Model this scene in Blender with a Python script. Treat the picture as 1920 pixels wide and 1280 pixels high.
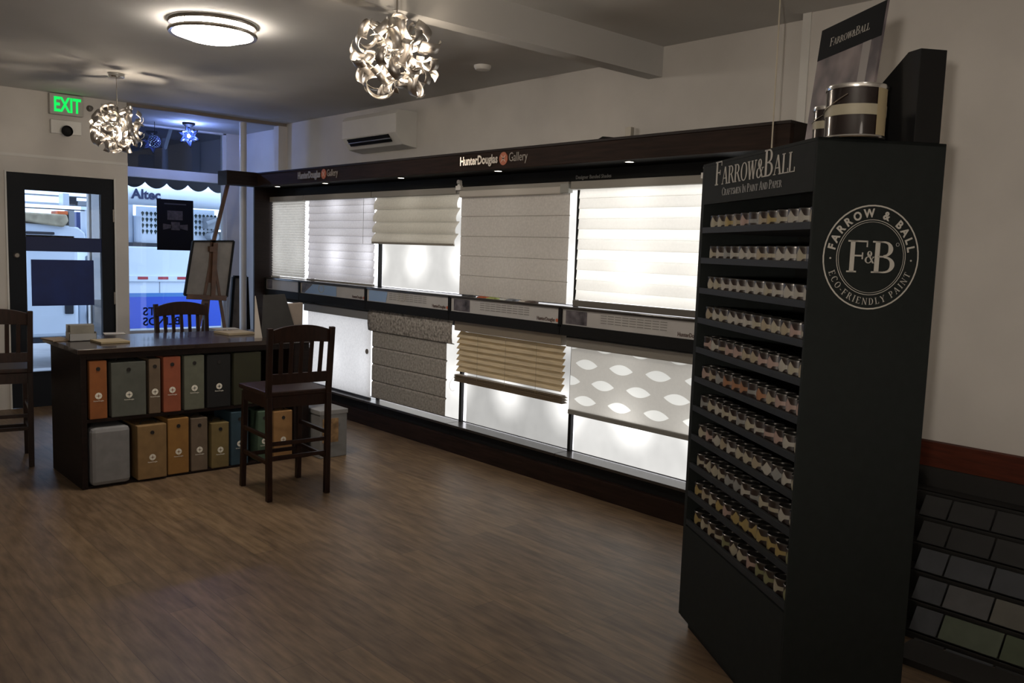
import bpy, bmesh, math, random
from mathutils import Vector, Matrix
R = math.radians
PI = math.pi
scene = bpy.context.scene
for o in list(bpy.data.objects): bpy.data.objects.remove(o)
C = bpy.context.scene.collection

# ------------------------------------------------------------------ camera
CF, CY, CP, CR = 1610.0, 0.7362, 0.1050, 0.0335
EYE = Vector((0, 0, 1.6))
_f = Vector((math.sin(CY)*math.cos(CP), math.cos(CY)*math.cos(CP), -math.sin(CP)))
_r = Vector((math.cos(CY), -math.sin(CY), 0)); _u = _r.cross(_f)
_r2 = _r*math.cos(CR)+_u*math.sin(CR); _u2 = -_r*math.sin(CR)+_u*math.cos(CR)
cam = bpy.data.cameras.new('camera'); co = bpy.data.objects.new('camera', cam); C.objects.link(co)
cam.sensor_width = 36; cam.sensor_fit = 'HORIZONTAL'; cam.lens = 36*CF/1920; cam.clip_start = .05; cam.clip_end = 200
m = Matrix((_r2, _u2, -_f)).transposed().to_4x4(); m.translation = EYE; co.matrix_world = m
scene.camera = co
def at(x, y, **k):
    """world point seen at photo pixel x, y on the plane X=, Y= or Z="""
    d = _f+_r2*((x-960)/CF)-_u2*((y-640)/CF)
    (a, v), = k.items(); i = 'XYZ'.index(a)
    return EYE+d*((v-EYE[i])/d[i])

# ------------------------------------------------------------------ world, exposure
w = bpy.data.worlds.new('world'); scene.world = w; w.use_nodes = True
bg = w.node_tree.nodes['Background']; bg.inputs[0].default_value = (.60, .75, 1, 1); bg.inputs[1].default_value = 2.8
vs = scene.view_settings; vs.view_transform = 'Standard'; vs.look = 'None'; vs.exposure = 0; vs.gamma = 1; vs.use_curve_mapping = False
cy = scene.cycles
cy.max_bounces = 8; cy.diffuse_bounces = 4; cy.glossy_bounces = 4; cy.transmission_bounces = 6; cy.transparent_max_bounces = 12
cy.caustics_reflective = False; cy.caustics_refractive = False; cy.sample_clamp_indirect = 3
cy.use_denoising = True
DOME_L = 50; BULB_W = 6.0; STAR_W = 48; FILL_GLOBE_L = 2000; FILL_DOME_L = 6  # last two drive the fill lamps added out of view

# ------------------------------------------------------------------ materials
MAT = {}
def mat(name, col, rough=.6, metal=0, spec=.5, noise=0, scale=8, bump=0, emit=None, strength=0, stretch=(1, 1, 1), coat=0):
    if name in MAT: return MAT[name]
    mt = bpy.data.materials.new(name); mt.use_nodes = True; MAT[name] = mt
    nt = mt.node_tree; b = nt.nodes['Principled BSDF']
    b.inputs['Base Color'].default_value = (*col, 1); b.inputs['Roughness'].default_value = rough
    b.inputs['Metallic'].default_value = metal; b.inputs['Specular IOR Level'].default_value = spec
    if coat: b.inputs['Coat Weight'].default_value = coat
    if emit: b.inputs['Emission Color'].default_value = (*emit, 1); b.inputs['Emission Strength'].default_value = strength
    if noise or bump:
        tc = nt.nodes.new('ShaderNodeTexCoord'); mp = nt.nodes.new('ShaderNodeMapping'); n = nt.nodes.new('ShaderNodeTexNoise')
        mp.inputs['Scale'].default_value = stretch; n.inputs['Scale'].default_value = scale; n.inputs['Detail'].default_value = 5
        nt.links.new(tc.outputs['Object'], mp.inputs[0]); nt.links.new(mp.outputs[0], n.inputs['Vector'])
        if noise:
            cr = nt.nodes.new('ShaderNodeValToRGB')
            cr.color_ramp.elements[0].position = .3; cr.color_ramp.elements[1].position = .7
            cr.color_ramp.elements[0].color = (*[c*(1-noise) for c in col], 1)
            cr.color_ramp.elements[1].color = (*[min(1, c*(1+noise)) for c in col], 1)
            nt.links.new(n.outputs[0], cr.inputs[0]); nt.links.new(cr.outputs[0], b.inputs['Base Color'])
        if bump:
            bp = nt.nodes.new('ShaderNodeBump'); bp.inputs['Strength'].default_value = bump; bp.inputs['Distance'].default_value = .01
            nt.links.new(n.outputs[0], bp.inputs['Height']); nt.links.new(bp.outputs[0], b.inputs['Normal'])
    return mt
def fabric(name, col, tau, warm=None, noise=.06, scale=60, stretch=(1, 1, 1)):
    """cloth that lets part of the light behind it through"""
    if name in MAT: return MAT[name]
    mt = bpy.data.materials.new(name); mt.use_nodes = True; MAT[name] = mt
    nt = mt.node_tree; nt.nodes.clear(); N = nt.nodes.new; L = nt.links.new
    out = N('ShaderNodeOutputMaterial'); mix = N('ShaderNodeMixShader'); d = N('ShaderNodeBsdfDiffuse'); t = N('ShaderNodeBsdfTranslucent')
    tc = N('ShaderNodeTexCoord'); mp = N('ShaderNodeMapping'); n = N('ShaderNodeTexNoise'); mp.inputs['Scale'].default_value = stretch
    n.inputs['Scale'].default_value = scale; n.inputs['Detail'].default_value = 3
    L(tc.outputs['Object'], mp.inputs[0]); L(mp.outputs[0], n.inputs['Vector'])
    def ramp(c, tgt):
        cr = N('ShaderNodeValToRGB'); cr.color_ramp.elements[0].position = .3; cr.color_ramp.elements[1].position = .7
        cr.color_ramp.elements[0].color = (*[x*(1-noise) for x in c], 1); cr.color_ramp.elements[1].color = (*[min(1, x*(1+noise)) for x in c], 1)
        L(n.outputs[0], cr.inputs[0]); L(cr.outputs[0], tgt)
    ramp(col, d.inputs[0]); ramp(warm or col, t.inputs[0]); mix.inputs[0].default_value = tau
    L(d.outputs[0], mix.inputs[1]); L(t.outputs[0], mix.inputs[2]); L(mix.outputs[0], out.inputs[0])
    return mt
def glass(name, tint=(1, 1, 1), refl=1.0):
    mt = bpy.data.materials.new(name); mt.use_nodes = True
    nt = mt.node_tree; nt.nodes.clear(); N = nt.nodes.new; L = nt.links.new
    out = N('ShaderNodeOutputMaterial'); mix = N('ShaderNodeMixShader'); t = N('ShaderNodeBsdfTransparent'); g = N('ShaderNodeBsdfGlossy')
    fr = N('ShaderNodeFresnel'); fr.inputs[0].default_value = 1.45; mu = N('ShaderNodeMath'); mu.operation = 'MULTIPLY'; mu.inputs[1].default_value = refl
    t.inputs[0].default_value = (*tint, 1); g.inputs['Roughness'].default_value = .02
    L(fr.outputs[0], mu.inputs[0]); L(mu.outputs[0], mix.inputs[0]); L(t.outputs[0], mix.inputs[1]); L(g.outputs[0], mix.inputs[2]); L(mix.outputs[0], out.inputs[0])
    return mt
def lamp_panel(name, base, hot, col=(.93, .95, 1), py=.6075, pz=.55, oy=0, oz=0, rad=.26):
    """lit diffuser of a light box: bulbs behind it show as brighter spots"""
    mt = bpy.data.materials.new(name); mt.use_nodes = True
    nt = mt.node_tree; nt.nodes.clear(); N = nt.nodes.new; L = nt.links.new
    out = N('ShaderNodeOutputMaterial'); em = N('ShaderNodeEmission'); em.inputs[0].default_value = (*col, 1)
    tc = N('ShaderNodeTexCoord'); sp = N('ShaderNodeSeparateXYZ'); cb = N('ShaderNodeCombineXYZ'); L(tc.outputs['Object'], sp.inputs[0])
    for ax, per, off in (('Y', py, oy), ('Z', pz, oz)):
        a = N('ShaderNodeMath'); a.operation = 'ADD'; a.inputs[1].default_value = off
        wr = N('ShaderNodeMath'); wr.operation = 'WRAP'; wr.inputs[1].default_value = per/2; wr.inputs[2].default_value = -per/2
        dv = N('ShaderNodeMath'); dv.operation = 'DIVIDE'; dv.inputs[1].default_value = rad
        L(sp.outputs[ax], a.inputs[0]); L(a.outputs[0], wr.inputs[0]); L(wr.outputs[0], dv.inputs[0]); L(dv.outputs[0], cb.inputs[ax])
    g = N('ShaderNodeTexGradient'); g.gradient_type = 'SPHERICAL'; L(cb.outputs[0], g.inputs[0])
    pw = N('ShaderNodeMath'); pw.operation = 'POWER'; pw.inputs[1].default_value = 1.6; L(g.outputs['Fac'], pw.inputs[0])
    ns = N('ShaderNodeTexNoise'); ns.inputs['Scale'].default_value = 5; L(tc.outputs['Object'], ns.inputs['Vector'])
    nm = N('ShaderNodeMath'); nm.operation = 'MULTIPLY_ADD'; nm.inputs[1].default_value = .35; nm.inputs[2].default_value = .82; L(ns.outputs[0], nm.inputs[0])
    ma = N('ShaderNodeMath'); ma.operation = 'MULTIPLY_ADD'; ma.inputs[1].default_value = hot-base; ma.inputs[2].default_value = base
    L(pw.outputs[0], ma.inputs[0]); mm = N('ShaderNodeMath'); mm.operation = 'MULTIPLY'; L(ma.outputs[0], mm.inputs[0]); L(nm.outputs[0], mm.inputs[1])
    L(mm.outputs[0], em.inputs[1]); L(em.outputs[0], out.inputs[0])
    return mt
def emis(name, col, s):
    mt = bpy.data.materials.new(name); mt.use_nodes = True; nt = mt.node_tree; nt.nodes.clear()
    out = nt.nodes.new('ShaderNodeOutputMaterial'); em = nt.nodes.new('ShaderNodeEmission')
    em.inputs[0].default_value = (*col, 1); em.inputs[1].default_value = s; nt.links.new(em.outputs[0], out.inputs[0]); return mt

wall_m = mat('wall_paint', (.60, .575, .54), .85, noise=.05, scale=3, bump=.05)
ceil_m = mat('ceiling_paint', (.54, .53, .51), .9, noise=.04, scale=2, bump=.05)
white_m = mat('white_trim', (.66, .65, .62), .6, noise=.03, scale=6)
espresso = mat('espresso_wood', (.011, .006, .005), .5, spec=.2, noise=.35, scale=6, stretch=(1, 1, 12), coat=0)
fascia_m = mat('fascia_wood', (.020, .011, .008), .6, spec=.12, noise=.4, scale=4, stretch=(1, 1, 14))
darkshelf = mat('dark_shelf', (.028, .024, .021), .3, noise=.2, scale=10, coat=.3)
stoolwood = mat('stool_wood', (.018, .007, .004), .42, noise=.4, scale=10, stretch=(6, 6, 1), spec=.3)
redwood = mat('red_wood', (.075, .016, .007), .6, spec=.2, noise=.35, scale=5, stretch=(1, 1, 12))
black_m = mat('black_paint', (.010, .010, .010), .6, spec=.15)
tower_m = mat('charcoal_board', (.010, .0125, .012), .75, spec=.2, noise=.12, scale=30)
tower_in = mat('stand_inside', (.008, .008, .007), .8)
lip_m = mat('stand_shelf_lip', (.016, .019, .022), .6, spec=.25, noise=.1, scale=20)
chrome = mat('chrome', (.75, .74, .72), .18, 1)
alu = mat('brushed_aluminium', (.56, .53, .50), .42, 1, noise=.08, scale=40, stretch=(1, 12, 1))
nickel = mat('nickel', (.42, .38, .33), .3, 1)
cream = mat('cream_ink', (.42, .40, .36), .6)
greyink = mat('grey_ink', (.30, .30, .29), .6)
doorframe_m = mat('door_charcoal', (.009, .011, .015), .6, spec=.2)
pane_m = glass('window_glass', (.93, .96, 1))
white_pl = mat('white_plastic', (.72, .71, .68), .4)

# ------------------------------------------------------------------ mesh builder
class MB:
    def __init__(s): s.v = []; s.f = []; s.sm = []; s.M = Matrix.Identity(4)
    def add(s, vs, fs, smooth=False):
        k = len(s.v); s.v += [s.M @ Vector(p) for p in vs]; s.f += [[k+i for i in f] for f in fs]; s.sm += [smooth]*len(fs); return s
    def box(s, x0, x1, y0, y1, z0, z1):
        vs = [(x, y, z) for x in (x0, x1) for y in (y0, y1) for z in (z0, z1)]
        return s.add(vs, [(0, 1, 3, 2), (4, 6, 7, 5), (0, 4, 5, 1), (2, 3, 7, 6), (0, 2, 6, 4), (1, 5, 7, 3)])
    def hexa(s, bot, top):
        n = len(bot); return s.add(list(bot)+list(top), [list(range(n))[::-1], list(range(n, 2*n))]+[(i, (i+1) % n, n+(i+1) % n, n+i) for i in range(n)])
    def prism(s, pts, d):
        """closed planar outline pushed along vector d"""
        d = Vector(d); return s.hexa([Vector(p) for p in pts], [Vector(p)+d for p in pts])
    def bar(s, a, b, w, h, up=(0, 0, 1)):
        a = Vector(a); b = Vector(b); d = (b-a).normalized(); upv = Vector(up)
        if abs(d.dot(upv)) > .95: upv = Vector((0, 1, 0))
        x = d.cross(upv).normalized()*w/2; y = x.cross(d).normalized()*h/2
        return s.hexa([a-x-y, a+x-y, a+x+y, a-x+y], [b-x-y, b+x-y, b+x+y, b-x+y])
    def tube(s, pts, r, n=10, caps=True):
        pts = [Vector(p) for p in pts]; rr = r if isinstance(r, (list, tuple)) else [r]*len(pts); rings = []; prev = None
        for i, p in enumerate(pts):
            d = (pts[min(i+1, len(pts)-1)]-pts[max(i-1, 0)]).normalized()
            if prev is None: prev = d.orthogonal().normalized()
            x = (prev-d*prev.dot(d)).normalized(); prev = x; y = d.cross(x)
            rings.append([p+(x*math.cos(a)+y*math.sin(a))*rr[i] for a in [2*PI*j/n for j in range(n)]])
        vs = [v for rg in rings for v in rg]; fs = []
        for i in range(len(pts)-1):
            for j in range(n): fs.append((i*n+j, i*n+(j+1) % n, (i+1)*n+(j+1) % n, (i+1)*n+j))
        s.add(vs, fs, True)
        if caps: s.add(rings[0], [list(range(n))[::-1]]); s.add(rings[-1], [list(range(n))])
        return s
    def lathe(s, prof, n=24, c=(0, 0, 0)):
        cx, cyy, cz = c; vs = []; fs = []
        for r, z in prof:
            for j in range(n): a = 2*PI*j/n; vs.append((cx+r*math.cos(a), cyy+r*math.sin(a), cz+z))
        for i in range(len(prof)-1):
            for j in range(n): fs.append((i*n+j, i*n+(j+1) % n, (i+1)*n+(j+1) % n, (i+1)*n+j))
        return s.add(vs, fs, True)
    def mesh_in(s, me, M, smooth=False):
        old = s.M; s.M = old @ M; s.add([v.co.copy() for v in me.vertices], [list(p.vertices) for p in me.polygons], smooth); s.M = old; return s
    def build(s, name, m, parent=None, bevel=0, local=False, solid=0, sharp=35):
        me = bpy.data.meshes.new(name); me.from_pydata([tuple(v) for v in s.v], [], s.f); me.materials.append(m)
        for p, q in zip(me.polygons, s.sm): p.use_smooth = q
        me.update()
        b = bmesh.new(); b.from_mesh(me); bmesh.ops.remove_doubles(b, verts=b.verts, dist=1e-5); bmesh.ops.recalc_face_normals(b, faces=b.faces); b.to_mesh(me); b.free()
        if any(s.sm): me.set_sharp_from_angle(angle=R(sharp))
        o = bpy.data.objects.new(name, me); C.objects.link(o)
        if parent is not None:
            o.parent = parent
            if not local: o.matrix_parent_inverse = wm(parent).inverted()
        if solid: q = o.modifiers.new('thick', 'SOLIDIFY'); q.thickness = solid; q.offset = 0
        if bevel: q = o.modifiers.new('bevel', 'BEVEL'); q.width = bevel; q.segments = 2; q.limit_method = 'ANGLE'; q.angle_limit = R(40)
        return o
def wm(o):
    L = Matrix.Translation(o.location) @ o.rotation_euler.to_matrix().to_4x4()
    return L if o.parent is None else wm(o.parent) @ o.matrix_parent_inverse @ L
def tag(o, label, cat=None, group=None, kind=None):
    if label: o['label'] = label
    if cat: o['category'] = cat
    if group: o['group'] = group
    if kind: o['kind'] = kind
    return o
def thing(name, label, cat, loc=(0, 0, 0), rz=0, group=None):
    o = bpy.data.objects.new(name, None); C.objects.link(o); o.location = loc; o.rotation_euler = (0, 0, rz); o.empty_display_size = .1
    return tag(o, label, cat, group)
def struct(name, mb, m, bevel=0):
    o = mb.build(name, m, None, bevel); o['kind'] = 'structure'; return o
def kids(o): return [c for c in ALL if c.parent == o]
def dup(root, loc, rz, label, group=None):
    r = root.copy(); C.objects.link(r); r.location = loc; r.rotation_euler = (0, 0, rz); r['label'] = label
    if group: r['group'] = group
    for ch in list(root.children):
        c = ch.copy(); C.objects.link(c); c.parent = r
        for g in list(ch.children):
            d = g.copy(); C.objects.link(d); d.parent = c
            for h in list(g.children):
                e = h.copy(); C.objects.link(e); e.parent = d
    return r
def text(s, size, depth=.001, sx=1.0, align='CENTER', bold=0, space=1):
    cu = bpy.data.curves.new('t', 'FONT'); cu.body = s; cu.size = size; cu.extrude = depth; cu.align_x = align; cu.align_y = 'BOTTOM_BASELINE'
    cu.offset = bold; cu.space_character = space; cu.resolution_u = 3
    o = bpy.data.objects.new('t', cu); C.objects.link(o); bpy.context.view_layer.update()
    me = bpy.data.meshes.new_from_object(o.evaluated_get(bpy.context.evaluated_depsgraph_get())); bpy.data.objects.remove(o); bpy.data.curves.remove(cu)
    for v in me.vertices: v.co.x *= sx
    return me
def frame(org, right, up):
    """matrix whose x runs along right, y along up, z towards the viewer"""
    r_ = Vector(right).normalized(); u_ = Vector(up).normalized(); n_ = r_.cross(u_)
    M = Matrix((r_, u_, n_)).transposed().to_4x4(); M.translation = Vector(org); return M
# serif capitals drawn from strokes; box 0..1 high
def glyph(ch):
    """list of polygons and width; T thick stem, t thin stem"""
    T, t, s = .15, .055, .05
    P = []
    def q(x0, y0, x1, y1): P.append([(x0, y0), (x1, y0), (x1, y1), (x0, y1)])
    def st(x, y0=0, y1=1, w=T, a=.09): q(x, y0, x+w, y1); q(x-a, y0, x+w+a, y0+s) if y0 == 0 else None; q(x-a, y1-s, x+w+a, y1) if y1 == 1 else None
    def dg(x0, y0, x1, y1, w): P.append([(x0-w/2, y0), (x0+w/2, y0), (x1+w/2, y1), (x1-w/2, y1)])
    def arc(cx, cyy, rx, ry, a0, a1, wmin=t, wmax=T, n=14):
        for i in range(n):
            pts = []
            for a in (a0+(a1-a0)*i/n, a0+(a1-a0)*(i+1)/n):
                ca, sa = math.cos(R(a)), math.sin(R(a)); wd = wmin+(wmax-wmin)*abs(ca)**1.3
                pts.append(((cx+rx*ca, cyy+ry*sa), (cx+(rx-wd)*ca, cyy+(ry-wmin-(wd-wmin)*.2)*sa)))
            P.append([pts[0][0], pts[1][0], pts[1][1], pts[0][1]])
    if ch == 'F': st(.1); q(.2, 1-s, .68, 1); q(.2, .5, .52, .55); q(.64, .8, .68, 1); q(.50, .42, .54, .63); return P, .74
    if ch == 'E': st(.1); q(.2, 1-s, .68, 1); q(.2, .5, .55, .55); q(.64, .8, .68, 1); q(.2, 0, .7, s); q(.66, 0, .7, .2); return P, .78
    if ch == 'L': st(.1); q(.2, 0, .68, s); q(.64, 0, .69, .24); return P, .72
    if ch == 'A': dg(.12, 0, .44, 1, t); dg(.78, 0, .46, 1, T); q(.25, .32, .66, .37); q(.0, 0, .26, s); q(.62, 0, .94, s); return P, .94
    if ch == 'R': st(.1); arc(.36, .74, .32, .26, -90, 90); q(.2, 1-s, .4, 1); q(.2, .48, .4, .52); dg(.8, 0, .45, .5, T); q(.7, 0, .92, s); return P, .88
    if ch == 'P': st(.1); arc(.36, .73, .32, .27, -90, 90); q(.2, 1-s, .4, 1); q(.2, .46, .4, .5); return P, .74
    if ch == 'B': st(.1); arc(.38, .755, .3, .245, -90, 90); arc(.40, .265, .36, .265, -90, 90); q(.2, 1-s, .42, 1); q(.2, .49, .42, .54); q(.2, 0, .42, s); return P, .82
    if ch == 'O': arc(.46, .5, .42, .51, 0, 360, n=28); return P, .92
    if ch == 'C': arc(.46, .5, .42, .51, 45, 315, n=22); q(.74, .72, .78, .95); return P, .84
    if ch == 'D': st(.1); arc(.36, .5, .44, .5, -90, 90); q(.2, 1-s, .4, 1); q(.2, 0, .4, s); return P, .86
    if ch == 'W': dg(.36, 0, .14, 1, T); dg(.36, 0, .60, 1, t); dg(.82, 0, .60, 1, T); dg(.82, 0, 1.06, 1, t); q(.0, 1-s, .3, 1); q(.94, 1-s, 1.18, 1); q(.48, 1-s, .72, 1); return P, 1.16
    if ch == 'N': st(.1, w=t); st(.74, w=t); dg(.76, 0, .14, 1, T); return P, .92
    if ch == 'I': st(.12); return P, .4
    if ch == 'T': st(.34); q(.04, 1-s, .80, 1); q(.04, .78, .08, 1); q(.76, .78, .80, 1); return P, .84
    if ch == 'Y': st(.36, 0, .5); dg(.43, .45, .14, 1, T); dg(.43, .45, .74, 1, t); q(.0, 1-s, .28, 1); q(.62, 1-s, .88, 1); return P, .86
    if ch == 'M': st(.1, w=t); st(.9, w=T*.9); dg(.50, 0, .14, 1, T); dg(.50, 0, .94, 1, t); return P, 1.12
    if ch == 'S': arc(.34, .745, .26, .255, 20, 270); arc(.34, .255, .28, .265, -160, 90); return P, .66
    if ch == '&': arc(.42, .76, .22, .24, 0, 360, n=18); arc(.34, .27, .32, .28, 60, 330, n=18); dg(.78, 0, .30, .78, T); dg(.52, .12, .80, .52, t); q(.68, .5, .92, .54); q(.7, 0, .92, s); return P, .94
    if ch == '-': q(.05, .36, .35, .43); return P, .4
    return P, .35
def serif(s, size, small=.78, sx=1.0, caps=None):
    """polygons of a line of small capitals, first letters of words large; returns polys, width"""
    x = 0; out = []; first = True
    for ch in s:
        k = size*(1 if (first if caps is None else ch in caps) else small); P, wd = glyph(ch.upper())
        for p in P: out.append([(x+a*k*sx, b*k) for a, b in p])
        x += (wd*k*sx if ch != ' ' else .35*size*sx); first = ch in ' &'
    return out, x
def flat_polys(mb, polys, M, d=.0012):
    for p in polys:
        ar = sum(p[i][0]*p[(i+1) % len(p)][1]-p[(i+1) % len(p)][0]*p[i][1] for i in range(len(p)))
        if ar < 0: p = p[::-1]
        mb.prism([M @ Vector((a, b, 0)) for a, b in p], (M.to_3x3() @ Vector((0, 0, 1)))*d)
def disc(mb, M, r, z0=0, z1=.001, n=28, rx=1):
    mb.hexa([M @ Vector((r*rx*math.cos(2*PI*i/n), r*math.sin(2*PI*i/n), z0)) for i in range(n)], [M @ Vector((r*rx*math.cos(2*PI*i/n), r*math.sin(2*PI*i/n), z1)) for i in range(n)])
def ring(mb, M, r0, r1, d=.001, n=48):
    for i in range(n):
        a, b = 2*PI*i/n, 2*PI*(i+1)/n
        pts = [(r1*math.cos(a), r1*math.sin(a)), (r1*math.cos(b), r1*math.sin(b)), (r0*math.cos(b), r0*math.sin(b)), (r0*math.cos(a), r0*math.sin(a))]
        mb.prism([M @ Vector((*p, 0)) for p in pts], (M.to_3x3() @ Vector((0, 0, 1)))*d)
def star4(mb, M, r, d=.0015):
    for k in range(4):
        a = PI/4+k*PI/2; mb.prism([M @ Vector((r*.16*math.cos(a-PI/2), r*.16*math.sin(a-PI/2), 0)), M @ Vector((r*math.cos(a), r*math.sin(a), 0)), M @ Vector((r*.16*math.cos(a+PI/2), r*.16*math.sin(a+PI/2), 0))], (M.to_3x3() @ Vector((0, 0, 1)))*d)
ORD = ['first', 'second', 'third', 'fourth', 'fifth', 'sixth', 'seventh', 'eighth', 'ninth', 'tenth', 'eleventh', 'twelfth']

# ------------------------------------------------------------------ room shell
XW, YF, YG, ZC, ZN = 4.56, 8.84, 10.05, 2.90, 2.955
def floor_mat():
    mt = bpy.data.materials.new('plank_floor'); mt.use_nodes = True; nt = mt.node_tree; N = nt.nodes.new; L = nt.links.new; b = nt.nodes['Principled BSDF']
    tc = N('ShaderNodeTexCoord'); mp = N('ShaderNodeMapping'); mp.inputs['Rotation'].default_value = (0, 0, PI/2); L(tc.outputs['Object'], mp.inputs[0])
    br = N('ShaderNodeTexBrick'); br.inputs['Scale'].default_value = 1; br.inputs['Brick Width'].default_value = 1.2; br.inputs['Row Height'].default_value = .12
    br.inputs['Mortar Size'].default_value = .0015; br.inputs['Color1'].default_value = (.215, .150, .092, 1); br.inputs['Color2'].default_value = (.150, .104, .070, 1); br.inputs['Mortar'].default_value = (.10, .07, .05, 1)
    br.offset = .37; L(mp.outputs[0], br.inputs['Vector'])
    m2 = N('ShaderNodeMapping'); m2.inputs['Scale'].default_value = (10, 1.5, 1); L(tc.outputs['Object'], m2.inputs[0])
    n = N('ShaderNodeTexNoise'); n.inputs['Scale'].default_value = 3; n.inputs['Detail'].default_value = 6; L(m2.outputs[0], n.inputs['Vector'])
    cr = N('ShaderNodeValToRGB'); cr.color_ramp.elements[0].color = (.6, .56, .50, 1); cr.color_ramp.elements[1].color = (1.2, 1.17, 1.12, 1); cr.color_ramp.elements[0].position = .32; cr.color_ramp.elements[1].position = .7
    L(n.outputs[0], cr.inputs[0]); mx = N('ShaderNodeMix'); mx.data_type = 'RGBA'; mx.blend_type = 'MULTIPLY'; mx.inputs[0].default_value = 1
    L(br.outputs['Color'], mx.inputs[6]); L(cr.outputs[0], mx.inputs[7]); L(mx.outputs[2], b.inputs['Base Color'])
    b.inputs['Roughness'].default_value = .42; b.inputs['Specular IOR Level'].default_value = .35
    bp = N('ShaderNodeBump'); bp.inputs['Strength'].default_value = .12; bp.inputs['Distance'].default_value = .004; L(n.outputs[0], bp.inputs['Height']); L(bp.outputs[0], b.inputs['Normal'])
    return mt
struct('floor', MB().box(-2.7, 4.7, -2.6, YF, -.12, 0).box(2.8, 4.7, YF, YG+.05, -.12, 0), floor_mat())
struct('ceiling', MB().box(-2.7, 4.8, -2.6, 3.66, ZN, 3.1).box(-2.7, 4.8, 3.72, YF+.02, ZC, 3.1).box(2.7, 4.8, YF+.02, YG+.1, ZC-.03, 3.1), ceil_m)
struct('trim_1', MB().box(-2.6, XW, 3.655, 3.77, 2.762, 3.0), ceil_m)          # ceiling beam
struct('wall_right', MB().box(XW, 4.75, 2.57, YF, -.1, 3.1).box(XW+.015, 4.75, YF, YG+.05, -.1, 3.1).box(4.45, 4.75, -2.6, 2.57, -.1, 3.1), wall_m)
struct('wall_left', MB().box(-2.75, -2.6, -2.6, YF+.1, -.1, 3.1), wall_m)
struct('wall_back', MB().box(-2.7, 4.7, -2.75, -2.6, -.1, 3.1), wall_m)
DX0, DX1, DZ = 1.835, 2.75, 2.157
struct('wall_front', MB().box(-2.7, DX0, YF, YF+.12, -.1, 3.1).box(DX0, DX1, YF, YF+.12, DZ, 3.1).box(DX1, 2.882, YF, YF+.12, -.1, 3.1)
       .box(4.40, XW+.1, YG-.03, YG+.08, -.1, 3.0).box(2.86, 4.42, YG-.02, YG+.08, -.1, .5), wall_m)
struct('trim_2', MB().box(2.882, XW, YF-.012, YF+.03, ZC-.032, ZC), mat('lintel_paint', (.26, .22, .19), .7))
struct('trim_3', MB().box(-.2, 2.882, YF-.008, YF, 2.30, 2.325), white_m)      # picture rail above the door
# entry door
d = tag(MB().box(DX0+.002, 1.98, YF+.01, YF+.06, 0, DZ-.002).box(2.636, DX1-.002, YF+.01, YF+.06, 0, DZ-.002).box(1.98, 2.636, YF+.01, YF+.06, 2.006, DZ-.002).box(1.98, 2.636, YF+.01, YF+.06, 0, .33).build('door_1', doorframe_m, None, .004), 'dark framed glass entry door', kind='structure')
MB().box(1.975, 2.64, YF+.03, YF+.036, .325, 2.01).build('glass_pane', pane_m, d)
MB().box(1.98, 2.636, YF+.012, YF+.05, 1.452, 1.585).build('push_rail', mat('navy_rail', (.005, .016, .085), .5), d, .004)
lk = MB(); lk.lathe([(0, 0), (.028, 0), (.028, .008), (.018, .02), (0, .02)], 20); lk.v = [Vector((1.905+v.x, YF+.01-v.z, 1.41+v.y)) for v in lk.v]; lk.build('lock', nickel, d)
hb = MB().box(2.738, 2.752, YF-.004, YF+.012, 1.75, 1.87).box(2.738, 2.752, YF-.004, YF+.012, .95, 1.07); hb.build('hinge', nickel, d)
struct('trim_4', MB().box(DX0-.015, DX0, YF-.01, YF+.02, 0, DZ+.01).box(DX1, DX1+.015, YF-.01, YF+.02, 0, DZ+.01), white_m)
# display window of the bay beyond the room
zt = at(300, 236, Y=YG).z; z1 = at(300, 317, Y=YG).z; z2 = at(300, 335, Y=YG).z; zt = min(zt, ZC-.05)
wd = tag(MB().box(2.86, 4.42, YG-.02, YG+.05, z2, z1).box(2.86, 4.42, YG-.02, YG+.05, zt, ZC-.03).box(2.86, 4.40, YG-.03, YG+.05, .5, .56).box(4.36, 4.42, YG-.02, YG+.05, .5, ZC-.03).box(2.86, 2.90, YG-.02, YG+.05, .5, ZC-.03)
         .build('window_1', white_m, None, .003), kind='structure', label=None)
MB().box(2.9, 4.36, YG+.01, YG+.016, .55, z2).build('glass_pane', pane_m, wd)
MB().box(2.9, 4.36, YG+.01, YG+.016, z1, zt).build('transom_pane', glass('transom_glass', (.8, .85, .95), 2.5), wd)
w2 = tag(MB().box(2.865, 2.885, YF+.12, YG-.02, ZC-.1, ZC-.03).box(2.865, 2.885, YF+.12, YG-.02, -.05, .12).build('window_2', white_m), None, kind='structure')
MB().box(2.872, 2.878, YF+.12, YG-.02, .12, ZC-.1).build('glass_pane', pane_m, w2)
pp = MB().tube([(4.105, 8.93, 0), (4.105, 8.93, ZC-.03)], .038, 12).build('trim_5', mat('pipe_paint', (.62, .60, .58), .4)); pp['kind'] = 'structure'
struct('trim_7', MB().box(4.455, XW+.001, YF-.03, YF+.08, 2.31, ZC-.033), wall_m)
struct('trim_6', MB().box(4.443, 4.452, 2.55, 2.60, 0, ZN), white_m)

# outside: pavement, street
struct('trim_8', MB().box(-12, 20, YF+.12, 11.8, -.2, -.05).box(-12, 20, 11.8, 26, -.3, -.17), mat('street_concrete', (.30, .30, .30), .9, noise=.15, scale=3))

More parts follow.
